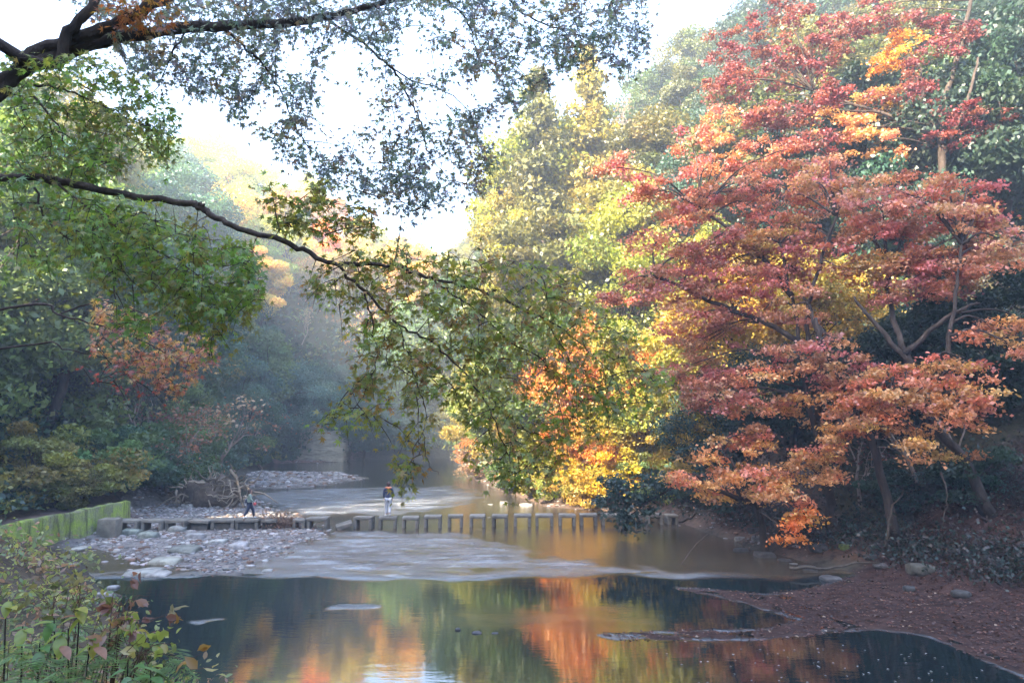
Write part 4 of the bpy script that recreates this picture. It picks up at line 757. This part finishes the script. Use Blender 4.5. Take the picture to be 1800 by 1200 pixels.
# ------------------------------------------------------------------ dark evergreen boughs and dead sticks on the near bank
def evergreen_bough():
    r = np.random.default_rng(71); b = P(1345, 900, 33); b[2] = zt(b[0], b[1]) - .1; root = empty('evergreen_tree', b); tag(root, 'dark glossy evergreen reaching a long bough over the last stepping stones', 'tree')
    tr, cr = MB(), MB(); br = [[b, P(1320, 840, 33), P(1270, 830, 33.2), P(1200, 850, 33.6), P(1140, 880, 34), P(1105, 892, 34.2), P(1060, 890, 34.4)], [P(1200, 850, 33.6), P(1150, 850, 33.6), P(1100, 862, 33.8), P(1060, 850, 34)], [P(1320, 840, 33), P(1300, 800, 33.2), P(1250, 790, 33.4), P(1180, 800, 33.6)], [P(1140, 880, 34), P(1110, 905, 34), P(1098, 925, 34)]]
    for k, p in enumerate(br):
        q = spline(p, 5); tube(tr, q - b, np.linspace(.12 if k == 0 else .05, .015, len(q)), 6)
        for s in q[3:]:
            for _ in range(2):
                c = s + r.normal(0, .3, 3) * [1.3, 1, .7] + [0, 0, .12]; m = 26; leafquads(cr, c - b + r.normal(size=(m, 3)) * [.22, .22, .13], .13 * r.uniform(.7, 1.2, m), np.array([.035, .075, .062]) * r.uniform(.6, 1.6, (m, 1)), r, .7, 2.0)
    for px, py in ((1097, 930), (1120, 928), (1135, 926)):
        c = P(px, py, 33.9); m = 16; leafquads(cr, c - b + r.normal(size=(m, 3)) * [.1, .1, .16], .14, np.array([.05, .06, .06]) * r.uniform(.6, 1.4, (m, 1)), r, .1, 2.2)
    tr.build('trunk', BARK, root, True); cr.build('crown', LEAF, root)
    for pts, rad, lab in (([(1195, 918, 35), (1225, 903, 34.6), (1262, 895, 34), (1330, 880, 33)], .06, 'dead grey branch leaning from the bank to the last stepping stone'), ([(1190, 1000, 27.5), (1225, 955, 29), (1255, 925, 30), (1262, 880, 30.5)], .02, 'thin bare twig hanging over the dark water by the maples'), ([(1400, 935, 29), (1455, 912, 28.8), (1500, 890, 28.6)], .035, 'thin dead stick leaning across the maple trunk'), ([(1390, 1000, 26), (1450, 995, 26), (1545, 990, 26)], .07, 'long dark log lying along the shaded waterline'), ([(1655, 830, 25), (1665, 880, 25), (1655, 920, 25)], .035, 'curved vine stem hanging in the dark thicket'), ([(1560, 960, 26.3), (1565, 905, 26.5), (1590, 860, 26.6)], .05, 'bare grey sapling stem in the shaded thicket')):
        mb = MB(); q = spline([P(*p) for p in pts], 5); q = q + r.normal(0, rad * .6, q.shape); tube(mb, q, np.linspace(rad, rad * .4, len(q)), 6, (.5, .46, .42)); tag(mb.build('dead_branch', DRIFT, smooth=True), lab, 'dead branch')
    D = 62; X = (538 - CX) / F * D; mb = MB(); tube(mb, [(X, D, -.2), (X + .05, D, .4), (X + .02, D, .8)], [.05, .04, .02], 6, (2, 2, 2)); tag(mb.build('dead_branch', DRIFT), 'short pale stake standing in the upstream riffle', 'stake')
evergreen_bough()
# ------------------------------------------------------------------ plants on the near bank
def near_plants():
    r = np.random.default_rng(91)
    fern_m, big_m = LEAFNEAR, LEAFNEAR
    def fern(px, py, D, n, L, lab):
        c = P(px, py, D); b = np.array([c[0], c[1], min(zt(c[0], c[1]), c[2] - .1)]); root = empty('fern', b); tag(root, lab, 'fern'); top = c - b
        for k in range(n):
            a = r.uniform(0, 6.28); mb = MB(); l = L * r.uniform(.7, 1.15); d = np.array([math.cos(a), math.sin(a), 0]); st = top * [1, 1, .35]; pts = spline([st * 0, top * .6 + d * l * .1, top + d * l * .5 + [0, 0, .10 * l], top + d * l + [0, 0, -.22 * l]], 6)
            tube(mb, pts, np.linspace(.004, .0012, len(pts)), 4, (.12, .12, .05)); sd = unit(np.cross(d, [0, 0, 1])); g = r.uniform(.75, 1.25); M = 30
            for q in range(M):
                u = .35 + .65 * q / M; i = min(int(u * (len(pts) - 1)), len(pts) - 2); p = pts[i] + (pts[i + 1] - pts[i]) * (u * (len(pts) - 1) - i); w = l * .24 * math.sin(math.pi * min(1, (1 - u) / .66 * .92 + .06)) + .006
                for s in (-1, 1):
                    e = p + sd * s * w + d * w * .35 + [0, 0, -.12 * w + r.normal(0, .004)]; n_ = np.array([0, 0, 1.]); tt = unit(e - p); bb = np.cross(n_, tt) * .0055
                    mb.add([p, p + (e - p) * .5 + bb, e, p + (e - p) * .5 - bb], [(0, 1, 2, 3)], None, np.array([.15, .25, .07]) * g * r.uniform(.8, 1.2))
            mb.build('frond', fern_m, root)
    fern(130, 1150, 3.4, 9, .42, 'lush green fern in the bank corner below the yellow leaves'); fern(225, 1180, 3.3, 9, .40, 'fern with arching fronds closest to the water at the near bank'); fern(60, 1185, 3.2, 8, .4, 'fern at the outer edge of the near bank'); fern(150, 1210, 3.0, 8, .36, 'fern at the very front of the near bank'); fern(20, 1130, 3.5, 8, .4, 'fern behind the others on the near bank')
    def bigleaf(mb, base, d, L, w, col):
        d = unit(np.array(d, float)); s = unit(np.cross(d, [0, 0, 1.0])); n_ = np.cross(s, d); V = []; K = 7
        for i in range(K + 1):
            u = i / K; ww = w * math.sin(math.pi * (u ** .8)) ** .9 * (1 if 0 < i < K else .05); p = np.array(base) + d * L * u + n_ * L * (.12 * u - .3 * u * u)
            V += [p - s * ww + n_ * ww * .25, p, p + s * ww + n_ * ww * .25]
        Q = [(i * 3 + j, i * 3 + j + 1, i * 3 + j + 4, i * 3 + j + 3) for i in range(K) for j in range(2)]; mb.add(V, Q, None, np.array(col) * r.uniform(.85, 1.15, (len(V), 1)))
    Y, GY, GR, BR, PK = (.42, .40, .06), (.30, .38, .06), (.12, .26, .06), (.30, .13, .05), (.45, .22, .14)
    def plant_(lab, stems):
        p0 = P(*stems[0][0]); b = np.array([p0[0], p0[1], zt(p0[0], p0[1])]); root = empty('leafy_plant', b); tag(root, lab, 'plant'); sm = MB()
        for st, lv in stems:
            top = P(*st) - b; pts = spline([np.array([r.normal(0, .06), r.normal(0, .06), 0]), top * .55 + r.normal(0, .02, 3), top], 4); tube(sm, pts, np.linspace(.006, .0025, len(pts)), 5, (.16, .09, .06))
            for (ax, az, L, c) in lv:
                mb = MB(); bigleaf(mb, top + r.normal(0, .012, 3) - [0, 0, r.uniform(0, .05)], (math.cos(az) * math.sin(ax), -.55 + .3 * r.normal(), math.sin(az) + .05) if False else (math.sin(ax), -.5, az), L * .72, L * .19, c); mb.build('leaf', big_m, root)
        sm.build('stems', BARK, root, True)
    plant_('broad leaved plant with large yellow and brown leaves on the near bank', [((140, 1068, 3.3), [(1.4, .1, .13, Y), (-1.2, .2, .10, BR), (-.5, -.7, .13, GY), (.5, -.8, .11, GY), (-1.4, -.2, .11, GY), (1.2, -.5, .11, Y)]), ((120, 1105, 3.2), [(-1, -.5, .13, GY), (.3, -.9, .14, GY), (1.2, -.5, .12, PK), (-.2, .3, .09, GR)]), ((160, 1120, 3.2), [(1.3, -.3, .13, PK), (.2, -.9, .12, Y), (-1.2, -.4, .12, GY), (.9, .2, .08, GR)]), ((95, 1085, 3.4), [(-1, .1, .12, GY), (.9, -.2, .1, GR), (0, -.8, .12, GR)])])
    plant_('young plant with fresh green oval leaves hanging over the pool edge', [((265, 1178, 3.0), [(1.4, -.1, .11, GR), (-1.3, 0, .12, GR), (.3, -.6, .12, GR), (.9, .3, .09, GY)]), ((310, 1192, 3.0), [(1.4, .1, .09, GR), (-1.2, .2, .11, GR), (.2, -.7, .1, GY)]), ((225, 1160, 3.05), [(1, .2, .1, GR), (-1, -.2, .1, GR), (.2, -.5, .11, GR)]), ((330, 1204, 2.95), [(1.2, .2, .09, GR), (-1, .1, .1, BR)])])
    plant_('low plant with lime leaves at the outer side of the near bank', [((40, 1100, 3.4), [(1, .1, .12, GY), (-1, .1, .12, GR), (.2, -.7, .13, GY)]), ((10, 1060, 3.6), [(1, .2, .13, Y), (-1, 0, .12, GY), (.2, -.8, .12, GY)]), ((70, 1130, 3.3), [(1, .1, .12, GR), (-1, .1, .12, GY), (.2, -.7, .13, GR)])])
    def twiggy(lab, base, tips, D, cols, nm='twiggy_shrub'):
        p0 = P(*base, D); b = np.array([p0[0], p0[1], min(zt(p0[0], p0[1]), p0[2])]); root = empty(nm, b); tag(root, lab, 'shrub'); sm, lm = MB(), MB()
        for px, py in tips:
            e = P(px, py, D + r.normal(0, .15)) - b; s = p0 - b + r.normal(0, .06, 3); pts = spline([s * 0, s * .6 + e * .15, (s + e) / 2 + [0, 0, .06], e], 4); tube(sm, pts, np.linspace(.005, .0012, len(pts)), 4, (1.6, 1.2, 1.0))
            for _ in range(3):
                i = r.integers(5, len(pts)); f = pts[i] + r.normal(0, .09, 3); tube(sm, [pts[i - 1], f], [.0022, .001], 3, (1.6, 1.2, 1), cap=False); m = r.integers(2, 6); leafhex(lm, f + r.normal(0, .016, (m, 3)), .034 * r.uniform(.6, 1.4, m), np.array(cols[r.integers(0, len(cols))]) * r.uniform(.7, 1.2, (m, 1)), r, .5, 1.7)
        sm.build('twigs', BARK, root, True); lm.build('leaves', LEAFNEAR, root)
    twiggy('dry twiggy shrub with withered pinkish flower heads above the pool', (190, 1150), [(245, 1060), (262, 1048), (230, 1082), (270, 1090), (215, 1050), (255, 1110), (222, 1100), (200, 1040)], 3.6, [(.28, .14, .12), (.34, .2, .16), (.3, .26, .12)])
    twiggy('sparse shrub with small cream yellow leaves leaning over the water', (200, 1190), [(300, 1108), (312, 1130), (250, 1130), (270, 1150), (235, 1135), (355, 1182), (340, 1188), (290, 1160), (310, 1150), (245, 1165)], 3.3, [(.46, .40, .14), (.5, .44, .2), (.36, .22, .08), (.3, .36, .1)])
    twiggy('greyish green leafy shrub on the bank behind the yellow leaves', (110, 1120), [(115, 1035), (150, 1042), (130, 1050), (170, 1060), (190, 1072), (95, 1040), (205, 1085), (70, 1040), (160, 1045), (140, 1030)], 4.6, [(.2, .2, .09), (.3, .27, .12), (.16, .19, .07)])
    for k in range(1500):                                                                                      # low bank herbs
        D = 3.0 + 24 * r.random() ** 1.15; x = -r.uniform(.35, 1.05) * D - .3; z, sd = [float(v[0]) for v in terr(np.array([x]), np.array([D]), True)[:2]]
        if z < .05 or sd < .25 or (D < 5 and x > -1.7) or r.random() < .35 or (x < -19 and D > 20) or (D > 13 and r.random() < .6): continue
        m = 46; mb = MB(); q = .10 + .010 * D; c = np.array([(.20, .26, .08), (.32, .32, .10), (.34, .20, .14), (.15, .22, .09), (.24, .17, .12), (.26, .30, .09)][r.integers(0, 6)]); leafhex(mb, r.normal(size=(m, 3)) * [q * 1.6, q * 1.6, q * .6] + [0, 0, q * .5], (.028 + .0032 * D) * r.uniform(.5, 1.4, m), c * 1.25 * r.uniform(.5, 1.35, (m, 1)), r, .6, 1.9)
        HERB.append((x, D, z, mb))
    allm = MB()
    for x, y, z, mb in HERB: allm.add(np.concatenate(mb.V) + [x, y, z], np.concatenate(mb.Q), np.concatenate(mb.T), np.concatenate(mb.CQ))
    tag(allm.build('ground_cover', LEAFNEAR), 'low mixed herbs and leaves covering the near bank', 'ground cover', kind='stuff')
HERB = []
near_plants()
# ------------------------------------------------------------------ the two people
DG = bpy.context.evaluated_depsgraph_get
def skinned(name, joints, edges, mat, parent, root_i=0, sub=2):
    me = bpy.data.meshes.new(name); me.from_pydata([j[0] for j in joints], edges, []); o = bpy.data.objects.new(name, me); COL.objects.link(o)
    md = o.modifiers.new('skin', 'SKIN'); lay = me.skin_vertices[0].data if me.skin_vertices else None
    if lay is None:
        me.skin_vertices.new(name='') if hasattr(me.skin_vertices, 'new') else None; lay = me.skin_vertices[0].data
    for i, j in enumerate(joints): lay[i].radius = (j[1], j[1] if len(j) < 3 else j[2]); lay[i].use_root = (i == root_i)
    s = o.modifiers.new('sub', 'SUBSURF'); s.levels = s.render_levels = sub
    bpy.context.view_layer.update(); m2 = bpy.data.meshes.new_from_object(o.evaluated_get(DG())); bpy.data.objects.remove(o)
    m2.materials.clear(); m2.materials.append(mat)
    for p in m2.polygons: p.use_smooth = True
    q = bpy.data.objects.new(name, m2); COL.objects.link(q); q.parent = parent; return q
def flat(name, c, rough=.85):
    m, nt, out = newmat(name); b = N(nt, 'ShaderNodeBsdfPrincipled'); n = noise(nt, 60, 4); nt.links.new(ramp(nt, n.outputs['Fac'], [(.3, tuple(v * .8 for v in c)), (.7, tuple(min(1, v * 1.15) for v in c))]).outputs[0], b.inputs['Base Color']); b.inputs['Roughness'].default_value = rough; nt.links.new(b.outputs[0], out.inputs[0]); return m
SKIN, HAIRM, SHOE = flat('skin', (.52, .33, .25), .6), flat('hair', (.06, .03, .025), .6), flat('white_shoe', (.75, .75, .74), .6)
def person(loc, heading, hgt, top_m, leg_m, label, stride, arms, hood=None, bag=None, held=None, longhair=False):
    root = empty('person', loc); root.rotation_euler = (0, 0, heading); root.scale = (hgt,) * 3; tag(root, label, 'person')
    # figure faces +Y at unit height
    hip, kn, an, to = [], [], [], []
    for s, st in ((-1, stride[0]), (1, stride[1])):
        hip.append((s * .05, 0, .50)); kn.append((s * .052, st * .11 + .02, .275)); an.append((s * .05, st * .16 - (.05 if st < 0 else 0), .045 + (.03 if st < 0 else 0))); to.append((s * .058, an[-1][1] + .075, .018))
    J = [((0, 0, .53), .085, .062), ((0, .005, .62), .075, .055), ((0, .008, .73), .092, .06), ((0, 0, .81), .062, .045), ((0, .008, .845), .033, .033), ((0, .014, .885), .048, .056), ((0, .010, .94), .05, .058), ((0, .004, .978), .03, .036)]; E = [(0, 1), (1, 2), (2, 3), (3, 4), (4, 5), (5, 6), (6, 7)]
    sh, el, wr = [], [], []
    for k, s in enumerate((-1, 1)):
        a = arms[k]; i = len(J); sh.append((s * .105, 0, .795)); el.append((s * .135, a[0], .645)); wr.append((s * a[2], a[1], a[3]))
        J += [(sh[k], .033), (el[k], .024), (wr[k], .017), ((wr[k][0], wr[k][1] + .015, wr[k][2] - .035), .019, .012)]; E += [(3, i), (i, i + 1), (i + 1, i + 2), (i + 2, i + 3)]
        hx, hy, hz = J[-1][0]
        for f in range(4):
            m = len(J); fy = hy + (f - 1.5) * .009; ln = (.036, .042, .039, .03)[f]; J += [((hx, fy, hz - .022), .0046), ((hx - s * .008, fy + .004, hz - .022 - ln), .0036)]; E += [(i + 3, m), (m, m + 1)]
        m = len(J); J += [((hx - s * .008, hy + .024, hz - .004), .0055), ((hx - s * .014, hy + .033, hz - .03), .0042)]; E += [(i + 3, m), (m, m + 1)]
    for k in range(2):
        i = len(J); J += [(hip[k], .062, .062), (kn[k], .041), (an[k], .025), (to[k], .022, .016)]; E += [(0, i), (i, i + 1), (i + 1, i + 2), (i + 2, i + 3)]
    body = skinned('body', J, E, SKIN, root)
    mb = MB(); 
    for c, s in (((0, .078, .915), (.009, .014, .014)), ((-.019, .066, .932), (.008, .006, .005)), ((.019, .066, .932), (.008, .006, .005)), ((0, .068, .892), (.016, .006, .004))): mb.add(ICO1[0] * np.array(s) + np.array(c), None, ICO1[1], (1, 1, 1))
    mb.build('face', flat('face', (.34, .18, .14)), body)
    mb = MB(); V, T = ICO3; K = V[:, 1] < .45 + .6 * V[:, 2]; W = V * np.array([.058, .068, .066]) + np.array([0, .003, .942]); W[:, 2] -= .05 * (V[:, 2] < -.1) * (longhair * 1.2 + .2) * (V[:, 1] < .2); mb.add(W, None, T[K[T].all(1)], (1, 1, 1)); o = mb.build('hair', HAIRM, root, True)
    sd = o.modifiers.new('thick', 'SOLIDIFY'); sd.thickness = .008
    JJ = [((0, 0, .50), .100, .078), ((0, .003, .58), .098, .074), ((0, .006, .66), .094, .072), ((0, .006, .74), .104, .072), ((0, 0, .812), .066, .055), ((0, .004, .835), .045, .045)]; EE = [(0, 1), (1, 2), (2, 3), (3, 4), (4, 5)]
    for k in range(2): i = len(JJ); JJ += [(sh[k], .043), (el[k], .036), (wr[k], .027)]; EE += [(4, i), (i, i + 1), (i + 1, i + 2)]
    skinned('jacket', JJ, EE, top_m, root)
    JJ = [((0, 0, .525), .088, .07)]; EE = []
    for k in range(2): i = len(JJ); JJ += [(hip[k], .070, .070), (kn[k], .051), ((an[k][0], an[k][1] - .004, an[k][2] + .02), .042)]; EE += [(0, i), (i, i + 1), (i + 1, i + 2)]
    skinned('trousers', JJ, EE, leg_m, root)
    for k in range(2):
        mb = MB(); V, T = ICO2; W = V * np.array([.034, .078, .034]) + np.array([to[k][0], (an[k][1] + to[k][1]) / 2, an[k][2] - .018]); W[:, 2] = np.maximum(W[:, 2], an[k][2] - .045); mb.add(W, None, T); mb.build('shoe', SHOE, root, True)
    if hood: mb = MB(); tube(mb, [(.07 * math.cos(a), .062 * math.sin(a) - .008, .822 + .012 * math.cos(a * 2) - .018 * math.sin(a)) for a in np.linspace(0, 6.283, 19)], .026, 8); mb.build('scarf', hood, root, True)
    if bag: mb = MB(); box(mb, (0, -.115, .60), (.11, .07, .13), (1, 1, 1), .8); o = mb.build('waist_bag', bag, root); bv = o.modifiers.new('b', 'BEVEL'); bv.width = .02; bv.segments = 2
    if held:
        mb = MB(); V, T = ICO3; p = np.array(wr[1]) + [.0, .03, -.06]; mb.add(V * np.array([.045, .05, .05]) * (1 + .15 * np.sin(V * 9).sum(1, keepdims=True) * .4) + p, None, T); o = mb.build('carried_pouch', held); o.parent = None; o.matrix_world = root.matrix_basis.copy()
        o.location = loc; o.rotation_euler = (0, 0, heading); o.scale = (hgt,) * 3; tag(o, 'small red pouch in the hand of the walker in the green jacket', 'pouch')
    return root
X, Y_, Z = STONE_TOP[5]
person((X + .02, Y_, Z + .002), R(-68), 1.50, flat('green_jacket', (.22, .30, .26)), flat('navy_trousers', (.03, .045, .09)), 'person in a grey green jacket and dark trousers stepping along the stones', (1.0, -.7), ((-.06, -.05, .12, .50), (.05, .14, .13, .56)), None, flat('dark_bag', (.05, .06, .10)), flat('red_pouch', (.62, .10, .10)), True)
X, Y_, Z = STONE_TOP[10]
person((X, Y_, Z + .002), R(8), 1.78, flat('navy_jacket', (.03, .04, .10)), flat('pale_trousers', (.52, .54, .60)), 'person in navy jacket, orange scarf and pale trousers standing on a midstream stone', (.25, -.15), ((.02, .09, .12, .53), (.02, .09, .12, .53)), flat('orange_scarf', (.80, .26, .12)))
# ------------------------------------------------------------------ labels of the hillside trees
def label_trees():
    ordn = ['', 'first', 'second', 'third', 'fourth', 'fifth', 'sixth', 'seventh', 'eighth', 'ninth', 'tenth', 'eleventh', 'twelfth', 'thirteenth', 'fourteenth', 'fifteenth', 'sixteenth']; by = {}
    for root, w, wh, cat, px, py in planted: by.setdefault((w, wh), []).append((px, root, cat))
    for (w, wh), l in by.items():
        l.sort(key=lambda e: e[0])
        for i, (px, root, cat) in enumerate(l):
            s = f"{w} {wh}"
            if len(l) == 2: s = f"{['leftmost', 'rightmost'][i]} {s}"
            elif len(l) > 2: s = f"{ordn[i + 1] + ' from the left,' if i < 16 else str(i + 1) + 'th from the left,'} {s}"
            side = 'left' if 'left hill' in wh else ('far' if 'far' in wh else 'right'); g = {'left': 'trees and shrubs on the left hillside', 'far': 'trees on the far valley hill', 'right': 'trees and shrubs on the right hillside'}[side]; tag(root, s, cat, g)
label_trees()
# ------------------------------------------------------------------ light, sky, haze, camera
SUN_AZ, SUN_EL = R(-136), R(34)              # measured from the viewing direction, towards the left
d = Vector((math.sin(SUN_AZ) * math.cos(SUN_EL), math.cos(SUN_AZ) * math.cos(SUN_EL), math.sin(SUN_EL)))
l = bpy.data.lights.new('sun', 'SUN'); l.energy = 3.8; l.angle = R(.5); l.color = (1, .83, .58)
so = bpy.data.objects.new('sun', l); COL.objects.link(so); so.rotation_euler = d.to_track_quat('Z', 'Y').to_euler()
w = bpy.data.worlds.new('World'); SC.world = w; w.use_nodes = True; nt = w.node_tree
sky = nt.nodes.new('ShaderNodeTexSky'); sky.sky_type = 'NISHITA'; sky.sun_disc = False; sky.sun_elevation = SUN_EL; sky.sun_rotation = SUN_AZ; sky.altitude = 100; sky.dust_density = 1.6; sky.air_density = .75; sky.ozone_density = .4
bg = nt.nodes['Background']; bg.inputs[1].default_value = .15; nt.links.new(sky.outputs[0], bg.inputs[0])
mb = MB(); box(mb, (0, 0, 52), (640, 640, 112))
hm, nt, out = newmat('haze_air'); pv = N(nt, 'ShaderNodeVolumePrincipled'); pv.inputs['Density'].default_value = .0020; pv.inputs['Color'].default_value = (.74, .87, 1, 1); pv.inputs['Anisotropy'].default_value = 0.1
nt.links.new(pv.outputs[0], out.inputs['Volume'])
hz = tag(mb.build('haze', hm), 'thin bluish morning haze filling the valley', 'haze', kind='stuff')
cam = bpy.data.cameras.new('camera'); cam.sensor_width = 36; cam.lens = F / 1800 * 36; cam.clip_end = 2000; cam.clip_start = .05
co = bpy.data.objects.new('camera', cam); COL.objects.link(co); co.location = (0, 0, H); co.rotation_euler = (R(90) + PITCH, 0, 0); SC.camera = co
SC.view_settings.view_transform = 'Standard'; SC.view_settings.look = 'None'; SC.view_settings.exposure = 3.3; SC.view_settings.gamma = 1
cy = SC.cycles; cy.max_bounces = 5; cy.diffuse_bounces = 3; cy.glossy_bounces = 2; cy.transmission_bounces = 2; cy.volume_bounces = 0; cy.transparent_max_bounces = 4
cy.use_denoising = True; cy.caustics_reflective = False; cy.caustics_refractive = False; cy.sample_clamp_indirect = 6
